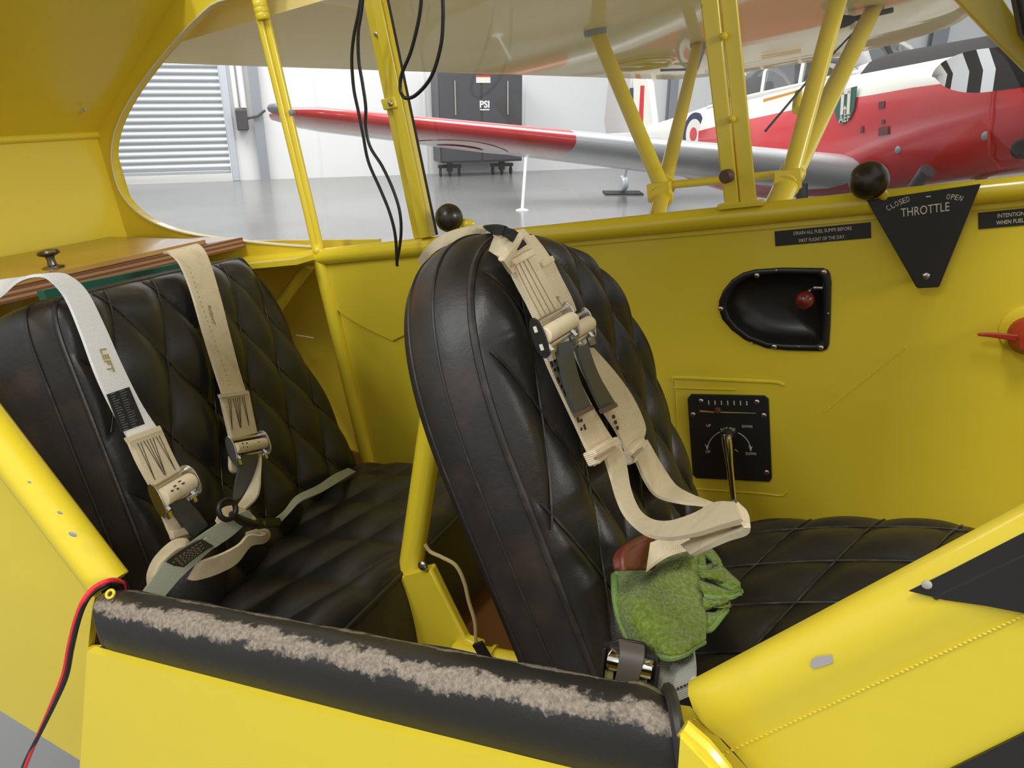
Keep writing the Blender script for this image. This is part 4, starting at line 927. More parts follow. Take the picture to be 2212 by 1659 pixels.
# nose trim plate
t = thing('trim_panel', 'black nose trim plate with tick marks and a chrome crank handle', 'panel', yp(1580, 1035))
b = B(); b.prism([Y(*p, YP - .003) for p in ((1493, 852), (1651, 855), (1660, 862), (1667, 1033), (1661, 1041), (1503, 1033), (1496, 1026), (1485, 862))], (0, .003, 0)); pt_ = obj('plate', b, plate_black, t, bevel=.0006)
for px, py in ((1514, 866), (1635, 868), (1497, 895), (1650, 897), (1656, 1020)): screw(Y(px, py, YP - .0032), IN, .0034, t)
b = B(); yv = YP - .0032
for k in range(7):
    c = Y(1531 + 13.7 * k, 869.7 + .2 * k, yv); b.box(c, .0012, .0005, .0056)
obj('tick_marks', b, letter, pt_, smooth=False, kind='stuff')
b = B(); b.prism([Y(*p, yv) for p in ((1511, 886), (1534, 888), (1633, 892), (1633, 893), (1540, 891.5), (1512, 889.5))], (0, -.0003, 0)); obj('slot_line', b, mat('slot_yellow', (.45, .38, .08), .5), pt_, smooth=False)
b = B(); c = Y(1550, 886, yv); b.lathe(c, (0, -1, 0), [(.0045, 0), (.0045, .002), (.003, .004)], 16); obj('pointer_knob', b, mat('copper_brown', (.13, .05, .03), .45), pt_)
for s, c, c2, h, w in (('UP', (1530.5, 919.5), (1545, 920), 5.6, 9.5), ('DOWN', (1614, 921.5), (1634, 922.2), 5.6, 22), ('UP', (1529.5, 976), (1544, 976.5), 5.6, 9.5), ('DOWN', (1622, 980.5), (1640, 981), 5.6, 22)): ptext(s, c, c2, h, yv, pt_, wpx=w)
for ch, c, c2 in (('N', (1561, 929), (1571, 927)), ('O', (1569.5, 927.8), (1580, 928)), ('S', (1577.5, 928.3), (1588, 929.5)), ('E', (1584.5, 930), (1595, 932.5))): ptext(ch, c, c2, 8.5, yv, pt_, wpx=7)
b = B()
b.tube([Y(1575.5 - 48.5 * math.cos(a), 976 - 47 * math.sin(a) + (0), yv) for a in [math.radians(8 + k * 5.8) for k in range(11)]], .00055, 5)
b.tube([Y(1575.5 + 47 * math.cos(a), 977 - 46 * math.sin(a), yv) for a in [math.radians(8 + k * 5.8) for k in range(11)]], .00055, 5)
for px, py in ((1528, 973), (1622, 976)):
    b.prism([Y(px, py, yv), Y(px - 5, py - 14, yv), Y(px - (0 if px < 1550 else 1), py - 9, yv), Y(px + 3.5, py - 13, yv)], (0, -.0004, 0))
obj('arrow_arcs', b, letter, pt_, smooth=False, kind='stuff')
b = B(); p0 = Y(1570, 945, YP - .016); p1 = Y(1585, 1082, YP - .030)
dd = (p1 - p0)
b.tube([p0 - dd * .035 + V((0, .004, 0)), p0, p0 + dd * .08, p0 + dd * .4, p0 + dd * .8, p1], [.0045, .0072, .0072, .0052, .0042, .0040], 16)
b.lathe(V((p0.x, YP, p0.z)), (0, -1, 0), [(.008, 0), (.008, .014), (.0068, .018)], 16); cr = obj('crank_arm', b, chrome, t)
b = B(); b.lathe(p1 + V((0, .004, .002)), (.12, -.75, -.35), [(.004, 0), (.0045, .006), (.006, .010), (.0065, .022), (.0045, .028), (.001, .029)], 18); obj('crank_knob', b, mat('ivory_knob', (.42, .38, .30), .35), cr)
b = B(); b.prism([Y(*p, yv) for p in ((1586, 973), (1589, 970), (1595, 976), (1593.5, 976.5), (1589, 972))], (0, -.0003, 0)); obj('scratch_mark', b, letter, pt_, smooth=False)
# red fuel valve handle at the right edge
t = thing('fuel_valve', 'red fuel valve handle low on the yellow wall at the right edge', 'valve', yp(2225, 730))
b = B(); b.strip([Y(2111, 720, .878), Y(2140, 719, .877), Y(2205, 723, .872)], [Y(2112, 725, .878), Y(2140, 728, .877), Y(2205, 738, .872)], .004, 12); obj('handle', b, red_paint, t, bevel=.001)
b = B(); b.lathe(Y(2222, 722, .893), (-.1, -1, 0), [(.019, 0), (.019, .012), (.013, .02), (.009, .03)], 24); obj('hub', b, red_paint, t)
b = B(); b.lathe(Y(2218, 712, YP), (0, -1, 0), [(.026, 0), (.025, .003), (.018, .005)], 28); obj('flange', b, yellow_tube, t)
# ------------------------------------------------------------------ front harness: two shoulder straps over the front backrest
FP0 = FB + FNr * .030
def S(px, py, off=.006): return PL(px, py, FP0 + FNr * off, FNr)
def SE(L, off=.006): return [S(p[0], p[1], p[2] if len(p) > 2 else off) for p in L]
def band_between(b, L1, L2, th=.0024, n=40, off=.006): return b.strip(SE(L1, off), SE(L2, off), th, n)
fh = thing('shoulder_harness', 'cream shoulder harness hanging over the front backrest with steel adjusters', 'harness', S(1250, 800))
TOPB = FB + FTd * (FH + .004)
def TP_(px, py, x): return X(px, py, x)
b = B()                                              # from behind, over the crown of the backrest, down to the sewn doubling
b.strip([TP_(903, 562, -.372), TP_(918, 538, -.355), TP_(958, 508, -.335), TP_(1010, 492, -.315), TP_(1060, 488, -.300), S(1105, 498, .016), S(1140, 522, .012), S(1152, 552, .012)],
        [TP_(914, 572, -.368), TP_(935, 548, -.348), TP_(975, 530, -.320), TP_(1010, 528, -.300), TP_(1044, 536, -.290), S(1076, 556, .018), S(1094, 578, .014), S(1104, 592, .012)], .0026, 50)
obj('strap', b, web_cream, fh)
b = B(); b.strip([TP_(1044, 488, -.303), S(1080, 486, .022), S(1120, 504, .020), S(1136, 528, .017)], [TP_(1062, 506, -.300), S(1085, 508, .022), S(1104, 520, .020), S(1117, 541, .018)], .0016, 16); obj('black_patch', b, mat('black_label_cloth', (.010, .010, .010), .85), fh)
b = B(); b.strip(SE([(1078, 520), (1092, 560), (1112, 606)], .007), SE([(1150, 508), (1182, 550), (1204, 596)], .007), .0024, 14); obj('strap', b, web_cream, fh)
b = B(); b.strip(SE([(1080, 508), (1112, 532), (1150, 580), (1180, 645)], .011), SE([(1128, 495), (1166, 536), (1192, 590), (1208, 640)], .011), .0024, 20); obj('strap', b, web_cream, fh)
b = B(); band_between(b, [(1099, 562), (1118, 610), (1142, 655), (1166, 706)], [(1143, 541), (1168, 590), (1192, 640), (1218, 680)], .0045, 24, .012); s1_ = obj('sewn_strap', b, web_cream, fh)
b = B(); band_between(b, [(1164, 566), (1182, 605), (1203, 650), (1222, 690)], [(1186, 556), (1207, 600), (1230, 645), (1240, 672)], .0045, 20, .009); s2_ = obj('sewn_strap', b, web_cream, fh)
b = B(); band_between(b, [(1096, 564), (1102, 578)], [(1142, 538), (1148, 553)], .008, 6, .015); obj('fold', b, web_cream, s1_, bevel=.001)
b = B(); band_between(b, [(1160, 568), (1166, 580)], [(1184, 555), (1190, 566)], .008, 6, .012); obj('fold', b, web_cream, s2_, bevel=.001)
b = B()
for k in range(4):
    f = .2 + .2 * k; L = [(1099 + (1143 - 1099) * f + 4, 562 - 21 * f + 12), (1130 + 50 * f, 632 - 20 * f), (1160 + 50 * f, 690 - 24 * f)]
    pts = crom(SE(L, .0146), 14)
    b.tube(pts, .00035, 4)
obj('stitching', b, stitch_l, s1_, kind='stuff')
def buckle(parent, c1, c2, off, roll_r, plate_h, web, name='buckle', nrm=FNr, SF=S, dark=False, pw=.0048):
    """adjuster: two side plates at image points c1 and c2, a webbing roller and bars between."""
    a, d = SF(c1[0], c1[1], off), SF(c2[0], c2[1], off); ax = (d - a).normalized(); dn_ = nrm.cross(ax).normalized()
    if dn_.z > 0: dn_ = -dn_                         # dn_ points down along the strap
    plates = []; b = B()
    for p in (a, d):
        pts = []; pw_ = pw if p is d else min(pw, .0052)
        for k in range(20):
            t_ = 2 * PI * k / 20; pts.append(p + dn_ * (math.copysign(abs(math.cos(t_)) ** .75, math.cos(t_)) * plate_h * .5) + nrm * (math.sin(t_) * pw_ + .001))
        pb = B().prism([q - ax * .0008 for q in pts], ax * .0016); plates.append(pb)
    b.tube([a + dn_ * plate_h * .30, d + dn_ * plate_h * .30], .0022, 10); b.tube([a - dn_ * plate_h * .34, d - dn_ * plate_h * .34], .0018, 10)
    b.box((a + d) / 2 + dn_ * plate_h * .40, (d - a).length, .0016, .006, Matrix((ax, nrm, dn_)).transposed())
    bk_ = obj(name, b, steel, parent, bevel=.0003)
    for pb, pm_ in zip(plates, (blackmetal if dark else steel, steel)): obj('side_plate', pb, pm_, bk_, bevel=.0004)  # near plate's dark reflection is put into its colour with black steel
    b = B(); b.lathe(a + ax * .002 + nrm * .003, ax, [(roll_r * .86, 0), (roll_r, .0008), (roll_r, (d - a).length - .0048), (roll_r * .86, (d - a).length - .004)], 20); obj('webbing_roller', b, web, bk_)
    b = B()
    for p in (a + ax * .004, d - ax * .008):
        for k in range(4): q = p + ax * (.0012 * k) + dn_ * plate_h * .22; b.tube([q + nrm * .002, q + ax * .0006 + dn_ * .005 + nrm * .004], .0005, 5)
        b.box(p + dn_ * plate_h * .5 + nrm * .003, .005, .003, .006, Matrix((ax, nrm, dn_)).transposed())
    obj('spring_catch', b, steel, bk_, kind='stuff')
    return bk_, a, d, ax, dn_
bkA = buckle(fh, (1226, 722), (1268, 699), .014, .0056, .0250, web_cream)   # placed first: the farther adjuster
bkB = buckle(fh, (1162, 731), (1230, 692), .020, .0058, .0270, web_cream, dark=True)
for bk_, a, d, ax, dn_ in (bkB,):
    b = B()
    for s in (-.006, .006): b.box(a + dn_ * s - ax * .0011 + FNr * .001, .0006, .0022, .004, Matrix((ax, FNr, dn_)).transposed())
    obj('plate_slot', b, letter, bk_, smooth=False, kind='stuff')
b = B(); band_between(b, [(1202, 745, .020), (1207, 775, .021), (1215, 815, .019), (1228, 858, .017), (1246, 902, .016)], [(1232, 735, .020), (1237, 768, .021), (1247, 810, .019), (1262, 850, .017), (1279, 884, .016)], .0022, 24); t1_ = obj('pull_tab', b, web_grey, fh)
b = B(); band_between(b, [(1243, 752, .018), (1252, 782, .019), (1268, 822, .017), (1286, 862, .015), (1302, 893, .014)], [(1268, 744, .018), (1278, 776, .019), (1294, 815, .017), (1314, 850, .015), (1331, 878, .014)], .0022, 24); t2_ = obj('pull_tab', b, web_grey, fh)
for tb, L1, L2 in ((t1_, [(1241, 893), (1246, 902)], [(1275, 876), (1279, 885)]), (t2_, [(1297, 885), (1302, 893)], [(1327, 870), (1331, 879)])):
    b = B(); band_between(b, L1, L2, .0034, 5, .0168); obj('tab_end', b, mat('brown_tab_stitching', (.15, .09, .06), .7), tb)
# lower webbing, pads and the loose loop
b = B(); band_between(b, [(1166, 742, .012), (1184, 790, .012), (1212, 852, .010), (1244, 920, .008), (1274, 985, .008), (1286, 1006, .010)], [(1212, 738, .012), (1240, 800, .012), (1268, 860, .010), (1300, 915, .008), (1322, 950, .008), (1330, 962, .010)], .0024, 30); lw1 = obj('strap', b, web_cream, fh)
b = B(); band_between(b, [(1236, 752, .010), (1258, 800, .010), (1292, 870, .008), (1330, 930, .007), (1352, 975, .006), (1362, 1004, .008)], [(1280, 752, .010), (1328, 806, .010), (1366, 860, .008), (1392, 920, .007), (1388, 950, .006), (1388, 966, .008)], .0024, 30); lw2 = obj('strap', b, web_cream, fh)
b = B(); band_between(b, [(1270, 976, .013), (1284, 1006, .014)], [(1322, 946, .013), (1332, 962, .014)], .010, 6); obj('sewn_pad', b, web_cream, lw1, bevel=.0015)
b = B(); band_between(b, [(1353, 974, .010), (1362, 1004, .011)], [(1380, 948, .010), (1390, 964, .011)], .010, 6); obj('sewn_pad', b, web_cream, lw2, bevel=.0015)
b = B(); band_between(b, [(1284, 988), (1288, 994)], [(1326, 963), (1328, 968)], .002, 4, .0195); band_between(b, [(1365, 985), (1368, 990)], [(1386, 966), (1388, 970)], .002, 4, .0165); obj('pad_stitching', b, stitch_l, lw1, kind='stuff')
zc = lambda px, py, y: Y(px, py, y)
b = B(); b.strip([S(1306, 985, .012), S(1318, 1025, .016), S(1332, 1075, .030), S(1352, 1115, .046), S(1392, 1152, .070), S(1440, 1164, .092), S(1500, 1156, .118), S(1560, 1138, .142), S(1606, 1126, .160)],
               [S(1338, 958, .010), S(1352, 1008, .014), S(1362, 1060, .028), S(1380, 1102, .042), S(1408, 1124, .062), S(1448, 1128, .084), S(1500, 1112, .108), S(1548, 1088, .128), S(1590, 1088, .145)], .0024, 60)
b.strip([S(1606, 1126, .160), S(1614, 1140, .164), S(1606, 1152, .160), S(1570, 1164, .145), S(1530, 1182, .128), S(1496, 1200, .110)], [S(1590, 1088, .145), S(1612, 1112, .150), S(1600, 1132, .145), S(1560, 1148, .13), S(1510, 1162, .112), S(1474, 1178, .095)], .0024, 40)
obj('webbing_loop', b, web_cream, fh)
b = B(); band_between(b, [(1372, 990, .006), (1394, 1040, .008), (1420, 1072, .012), (1470, 1086, .03), (1520, 1092, .045), (1556, 1104, .055)], [(1396, 950, .006), (1432, 1012, .008), (1458, 1048, .012), (1490, 1068, .03), (1530, 1084, .045), (1560, 1094, .055)], .0024, 40); obj('strap', b, web_cream, fh)
b = B()                                              # worn black stencil marks along the two lower straps
rm_ = random.Random(4)
for k in range(11):
    f = k / 10; c = (1186 + 72 * f, 772 + 152 * f)
    if k in (6, 8): continue
    for q in range(2): p = S(c[0] + q * 7 - 2, c[1] - q * 4 + rm_.uniform(-4, 4), .0138 - .0045 * f); b.box(p, .0006, .0028, .0020 + .002 * ((k + q) % 2), Matrix((FNr, PORT, FTd)).transposed())
for k in range(3):
    p = S(1326 + 4 * k, 900 + 12 * k, .0098); b.box(p, .0012, .0024, .0026, Matrix((FNr, PORT, FTd)).transposed())
obj('stencil_marks', b, ink, lw1, smooth=False, kind='stuff')
t = thing('buckle_pad', 'oxblood leather buckle pad tucked behind the green cloth', 'pad', S(1380, 1210, .03))
b = B(); pd = [S(*p, .030) for p in ((1346, 1232), (1344, 1208), (1352, 1186), (1372, 1170), (1400, 1160), (1430, 1170), (1420, 1230))]; b.prism(pd, FNr * -.008); obj('leather', b, oxblood, t, bevel=.003)
b = B(); b.tube(crom(pd[:5], 16), .0022, 8); obj('rim', b, oxblood, t)
b = B(); b.strip([S(1396, 1232, .036), S(1440, 1200, .045), S(1490, 1184, .06)], [S(1404, 1176, .032), S(1440, 1164, .04), S(1490, 1160, .055)], .003, 12); obj('webbing', b, web_cream, t)

# lap belt buckle and pale webbing beside the seat
t = thing('lap_belt', 'dark metal lap belt buckle with pale grey webbing below the green cloth', 'belt', Y(1400, 1500, .36))
pn = V((.25, -.85, .45)).normalized(); pc = Y(1360, 1450, .352)
def Q(px, py, o=0.0): return PL(px, py, pc + pn * o, pn)
b = B(); b.prism([Q(*p) for p in ((1306, 1388), (1330, 1384), (1336, 1378), (1392, 1388), (1420, 1420), (1424, 1440), (1420, 1505), (1302, 1482), (1292, 1450))], -pn * .003); bl = obj('buckle_base', b, blackmetal, t, bevel=.0008)
b = B(); b.strip([Q(1336, 1384, .004), Q(1338, 1412, .010), Q(1332, 1450, .010), Q(1322, 1500, .004), Q(1318, 1540, .001)], [Q(1392, 1396, .004), Q(1392, 1424, .010), Q(1382, 1462, .010), Q(1370, 1512, .004), Q(1366, 1550, .001)], .003, 24); obj('cover_flap', b, buckle_grey, t, bevel=.0006)
b = B(); e1 = (Q(1392, 1436, .006) - Q(1318, 1418, .006)).normalized(); b.lathe(Q(1312, 1424, .005), e1, [(.0052, 0), (.0058, .0008), (.0058, (Q(1408, 1446, .005) - Q(1312, 1424, .005)).length), (.005, (Q(1410, 1446, .005) - Q(1312, 1424, .005)).length)], 22); obj('knurled_bar', b, chrome, t)
b = B(); b.prism([Q(*p, .003) for p in ((1294, 1446), (1304, 1396), (1311, 1394), (1303, 1464), (1294, 1462))], pn * .006); obj('buckle_side', b, blackmetal, t, bevel=.0005); b = B(); b.prism([Q(*p, .003) for p in ((1418, 1430), (1427, 1432), (1418, 1504), (1410, 1502))], pn * .006); obj('buckle_side', b, blackmetal, t, bevel=.0005)
b = B(); b.prism([Q(*p, .002) for p in ((1308, 1446), (1326, 1449), (1318, 1520), (1300, 1516))], pn * .002); b.prism([Q(*p, .002) for p in ((1380, 1464), (1398, 1468), (1390, 1530), (1374, 1526))], pn * .002); obj('webbing', b, buckle_web, t)
b = B(); b.tube([Q(1314, 1412, .010), Q(1321, 1402, .012), Q(1333, 1411, .010)], .0007, 6); b.tube([Q(1390, 1431, .010), Q(1404, 1429, .012), Q(1410, 1440, .010)], .0007, 6); obj('spring_wire', b, steel, t)
b = B(); b.strip([Y(1428, 1390, .39), Y(1428, 1440, .375), Y(1423, 1480, .365), Y(1427, 1530, .36)], [Y(1496, 1380, .39), Y(1502, 1430, .375), Y(1502, 1462, .365), Y(1500, 1500, .36)], .0026, 24); wbp = obj('pale_webbing', b, mat('pale_grey_webbing', (.50, .50, .42), .7, bump=[('wavex', 260, .6, .0009), ('wavey', 260, .4, .0007)]), t)
b = B(); b.tube([Y(1497, 1466, .366), Y(1506, 1474, .362), Y(1508, 1490, .36), Y(1494, 1500, .36)], [.002, .0042, .0042, .002], 10); obj('frayed_fold', b, web_white, t)
b = B()
for k in range(9): u = k / 8; b.tube([Y(1432 + 60 * u, 1502 - 27 * u, .3605), Y(1436 + 60 * u, 1500 - 27 * u, .3605)], .0006, 5)
obj('stitching', b, stitch, wbp)

# green microfibre cloth
t = thing('cleaning_cloth', 'crumpled green microfibre cloth hanging at the front edge of the seat', 'cloth', Y(1430, 1400, .40))
rows = [[(1326, 1244, .44), (1352, 1226, .455), (1384, 1226, .47), (1420, 1204, .49), (1452, 1182, .50), (1484, 1166, .505), (1500, 1163, .505)],
        [(1327, 1258, .425), (1356, 1262, .425), (1392, 1250, .43), (1426, 1236, .44), (1458, 1222, .455), (1488, 1208, .465), (1505, 1204, .47)],
        [(1328, 1285, .41), (1360, 1292, .402), (1396, 1286, .405), (1430, 1280, .415), (1466, 1270, .425), (1496, 1258, .44), (1513, 1254, .45)],
        [(1334, 1322, .40), (1364, 1330, .388), (1400, 1332, .385), (1436, 1330, .390), (1474, 1322, .40), (1506, 1310, .415), (1523, 1306, .425)],
        [(1344, 1352, .395), (1372, 1362, .380), (1406, 1370, .374), (1442, 1372, .374), (1478, 1366, .382), (1508, 1354, .395), (1526, 1346, .405)],
        [(1356, 1378, .39), (1384, 1392, .376), (1414, 1404, .366), (1446, 1410, .362), (1480, 1402, .368), (1506, 1388, .38), (1525, 1378, .39)],
        [(1366, 1386, .392), (1398, 1404, .378), (1424, 1416, .367), (1448, 1421, .362), (1478, 1412, .368), (1500, 1396, .38), (1523, 1384, .39)]]
cr_ = [crom([Y(*p) for p in r], 56) for r in rows]
cols = [crom([cr_[j][i] for j in range(len(rows))], 56) for i in range(56)]
b = B(); vs = []
for i in range(56):
    for j in range(56):
        q = cols[i][j]; nz = mathutils.noise.noise(q * 38) * .004; vs.append(q + V((.3, -.8, .4)) * nz)
b.add(vs, [(i * 56 + j, i * 56 + j + 1, (i + 1) * 56 + j + 1, (i + 1) * 56 + j) for i in range(55) for j in range(55)])
cl = obj('cloth_front', b, green, t, ang=80); md = cl.modifiers.new('thick', 'SOLIDIFY'); md.thickness = .004
b = B(); b.tube([c[0] for c in cols[::2]][:6], .0022, 8); b.tube([cols[0][j] for j in range(0, 56, 2)], .0024, 8); b.tube([cols[i][55] for i in range(20, 56, 2)], .0024, 8); obj('edging', b, green_edge, cl)
def fold(name, L1, L2, n=30, th=.004, edge=1):
    b = B(); A_ = [Y(*p) for p in L1]; Bq = [Y(*p) for p in L2]; A2 = crom(A_, n); B2 = crom(Bq, n); vs = []
    for i in range(n):
        for k in range(7):
            u = k / 6; q = A2[i].lerp(B2[i], u); vs.append(q + V((.2, -.7, .6)) * (.006 * math.sin(u * PI) + mathutils.noise.noise(q * 70) * .002))
    b.add(vs, [(i * 7 + k, i * 7 + k + 1, (i + 1) * 7 + k + 1, (i + 1) * 7 + k) for i in range(n - 1) for k in range(6)])
    o = obj(name, b, green, t, ang=80); md = o.modifiers.new('thick', 'SOLIDIFY'); md.thickness = th
    if edge:
        b = B(); b.tube(B2 if edge == 1 else A2, .0021, 8); obj('edging', b, green_edge, o)
fold('fold', [(1484, 1168, .50), (1510, 1172, .505), (1538, 1184, .505), (1556, 1206, .50), (1560, 1218, .495)], [(1490, 1215, .475), (1505, 1195, .49), (1524, 1198, .485), (1545, 1214, .48), (1556, 1222, .475)])
fold('fold', [(1495, 1170, .49), (1518, 1175, .495), (1524, 1200, .485), (1526, 1222, .475)], [(1492, 1200, .475), (1498, 1222, .465), (1512, 1226, .462), (1524, 1226, .465)])
fold('fold', [(1506, 1236, .462), (1530, 1218, .475), (1556, 1218, .48), (1580, 1240, .475), (1600, 1258, .47)], [(1510, 1252, .452), (1535, 1246, .46), (1560, 1262, .455), (1580, 1272, .452), (1598, 1268, .455)])
fold('fold', [(1508, 1228, .46), (1532, 1228, .465), (1550, 1218, .47), (1548, 1212, .475)], [(1512, 1250, .45), (1540, 1254, .452), (1566, 1262, .455), (1572, 1256, .46)], edge=0)
fold('fold', [(1508, 1250, .448), (1540, 1262, .45), (1574, 1274, .45), (1600, 1274, .452)], [(1520, 1288, .432), (1548, 1292, .434), (1578, 1290, .44), (1602, 1276, .448)])
fold('fold', [(1522, 1318, .425), (1544, 1320, .43), (1562, 1312, .435), (1570, 1312, .437)], [(1524, 1362, .405), (1536, 1358, .408), (1550, 1342, .418), (1570, 1316, .434)])
fold('fold', [(1518, 1288, .43), (1540, 1296, .43), (1566, 1300, .436), (1576, 1298, .438)], [(1522, 1320, .42), (1542, 1314, .425), (1558, 1310, .43), (1574, 1302, .436)], edge=0)
b = B(); b.strip([Y(1514, 1258, .452), Y(1556, 1276, .458)], [Y(1514, 1282, .44), Y(1562, 1286, .448)], .001, 6); obj('care_label', b, white_card, t)

# ------------------------------------------------------------------ rear harness
RP0 = (NT + FT_ + FB2 + NB) / 4 + RNr * .038
def R(px, py, off=.004): return PL(px, py, RP0 + RNr * off, RNr)
def RE(L, off=.004): return [R(p[0], p[1], p[2] if len(p) > 2 else off) for p in L]
def rb_(b, L1, L2, th=.0024, n=36, off=.004): return b.strip(RE(L1, off), RE(L2, off), th, n)
t = thing('shoulder_strap', 'white shoulder strap with a black label over the near side of the rear backrest', 'strap', R(200, 800))
b = B(); b.strip([R(-40, 668, -.04), R(0, 640, -.035), R(40, 606, -.02), R(85, 595, .0), R(112, 608, .004), R(142, 645, .004), R(172, 715, .004), R(208, 812, .004), R(245, 890, .004), R(278, 948, .006)],
               [R(-40, 616, -.06), R(0, 607, -.055), R(52, 600, -.035), R(118, 592, -.012), R(150, 598, .0), R(186, 630, .004), R(222, 700, .004), R(262, 790, .004), R(302, 870, .004), R(338, 926, .006)], .0026, 60)
sw = obj('strap', b, web_white, t)
b = B(); rb_(b, [(231, 852), (262, 934)], [(278, 836), (312, 916)], .0012, 8, .0064); lb_ = obj('label', b, mat('black_strap_label', (.012, .012, .013), .8), sw)
b = B(); rn = random.Random(9)
for k in range(16):
    u = (k + .5) / 16
    for s0_, s1_ in ((.14, .14 + rn.uniform(.15, .3)), (.55, .55 + rn.uniform(.15, .32))):
        pa = lambda f: R(231 + 31 * u + 47 * f, 852 + 82 * u - 16 * f, .0072); b.tube([pa(s0_), pa(s1_)], .00035, 4)
obj('label_print', b, mat('grey_print', (.20, .20, .20), .8), lb_, smooth=False, kind='stuff')
def rtext(s, c, c2, hpx, parent, m, off=.0062, **k):
    a = R(*c, off); xd = R(*c2, off) - a; d2 = R(c[0] + (c2[1] - c[1]) * .4, c[1] - (c2[0] - c[0]) * .4, off) - a
    up_ = R(c[0], c[1] - hpx, off) - a; return text(s, a, xd, d2, up_.length * 1.4, m, parent, **k)
rtext('LEFT', (231, 778), (246, 817), 17, sw, ink_gold, bold=.0002)
b = B(); rb_(b, [(274, 944), (300, 1002), (330, 1056), (340, 1072)], [(342, 922), (368, 980), (388, 1018), (400, 1036)], .005, 22, .0085); sd = obj('sewn_strap', b, web_cream, t)
b = B(); rb_(b, [(270, 946), (276, 956)], [(342, 920), (347, 930)], .003, 5, .0125); obj('fold', b, web_cream, sd)
def zig(parent, a, bq, c, d, off, n=4):
    b = B()
    for k in range(n):
        f0 = (k + .5) / n * .8 + .1; f1 = f0 + .08 * (1 if k % 2 else -1)
        p = crom([R(a[0] + (bq[0] - a[0]) * f0, a[1] + (bq[1] - a[1]) * f0, off), R(c[0] + (d[0] - c[0]) * f1, c[1] + (d[1] - c[1]) * f1, off)], 18)
        b.tube(p, .00032, 4)
        p = crom([R(a[0] + (bq[0] - a[0]) * (f0 + .1), a[1] + (bq[1] - a[1]) * (f0 + .1), off), R(c[0] + (d[0] - c[0]) * f1, c[1] + (d[1] - c[1]) * f1, off)], 18)
        b.tube(p, .00032, 4)
    obj('stitching', b, stitch, parent, kind='stuff')
zig(sd, (284, 962), (350, 938), (328, 1040), (386, 1012), .0115)
k1 = buckle(t, (338, 1082), (408, 1040), .014, .0086, .034, web_cream, nrm=RNr, SF=R, pw=.0105)
b = B()
for px, py in ((378, 1050), (384, 1056), (396, 1044), (372, 1060), (388, 1040)): b.box(R(px, py, .0258), .0008, .0026, .0014, Matrix((RNr, PORT, RNr.cross(PORT))).transposed())
obj('stencil_marks', b, ink, k1[0], smooth=False, kind='stuff')
b = B(); rb_(b, [(366, 1090, .018), (384, 1118, .012), (404, 1146, .012), (418, 1160, .012)], [(400, 1076, .018), (420, 1098, .012), (440, 1124, .012), (448, 1136, .012)], .0024, 16); obj('pull_tab', b, web_grey, t)
b = B(); rb_(b, [(344, 1100), (356, 1130), (370, 1162), (378, 1172)], [(390, 1086), (412, 1118), (420, 1146), (424, 1156)], .0024, 16, .006); b2_ = obj('strap', b, web_cream, t)
b = B(); rb_(b, [(366, 1148), (372, 1166)], [(408, 1136), (414, 1152)], .005, 6, .009); obj('sewn_pad', b, web_cream, b2_, bevel=.001)
t = thing('shoulder_strap', 'cream shoulder strap over the far side of the rear backrest, grey tab below', 'strap', R(470, 750))
b = B(); rb_(b, [(352, 546, -.03), (366, 548, -.006), (388, 570, .004), (412, 628, .004), (438, 718, .004), (462, 796, .004), (482, 858, .006)], [(415, 531, -.03), (430, 530, -.006), (448, 556, .004), (472, 632, .004), (496, 726, .004), (514, 796, .004), (530, 848, .006)], .0026, 44); sw = obj('strap', b, web_cream, t)
b = B()
for k in range(26): u = k / 25; b.tube([R(408 + 92 * u, 576 + 264 * u, .0064), R(409.5 + 92 * u, 580.5 + 264 * u, .0064)], .00035, 4)
obj('stitching', b, stitch_l, sw, kind='stuff')
rtext('RIGHT', (457, 680), (468, 722), 9, sw, mat('faint_stencil', (.38, .28, .13), .8))
b = B(); rb_(b, [(476, 852), (486, 896), (494, 930), (498, 950)], [(534, 846), (542, 888), (548, 916), (552, 936)], .005, 20, .0085); sd = obj('sewn_strap', b, web_cream, t)
b = B(); rb_(b, [(472, 852), (475, 860)], [(533, 844), (535, 852)], .003, 5, .0125); obj('fold', b, web_cream, sd)
zig(sd, (484, 862), (532, 856), (496, 930), (544, 918), .0115)
k1 = buckle(t, (498, 972), (568, 958), .013, .0062, .031, web_cream, nrm=RNr, SF=R, pw=.0085)
b = B()
for px, py in ((524, 958), (533, 957), (525, 966), (534, 966), (558, 955)): b.box(R(px, py, .0218), .0008, .0018, .0012, Matrix((RNr, PORT, RNr.cross(PORT))).transposed())
obj('stencil_marks', b, ink, k1[0], smooth=False, kind='stuff')
b = B(); rb_(b, [(524, 982, .016), (516, 1010, .014), (508, 1045, .012), (504, 1082, .014)], [(556, 982, .016), (550, 1016, .014), (536, 1050, .012), (520, 1076, .014)], .0024, 20); obj('pull_tab', b, web_grey, t)
b = B(); rb_(b, [(496, 985), (497, 1012), (505, 1022)], [(518, 985), (520, 1010), (514, 1022)], .004, 10, .008); obj('strap_end', b, web_cream, t)
b = B(); rb_(b, [(556, 984, .010), (554, 1010, .012), (540, 1050, .014), (512, 1094, .02), (470, 1130, .026), (420, 1172, .03)], [(564, 984, .016), (562, 1020, .030), (558, 1068, .034), (532, 1098, .03), (494, 1128, .03), (418, 1190, .034)], .0024, 40); obj('strap', b, web_cream, t)

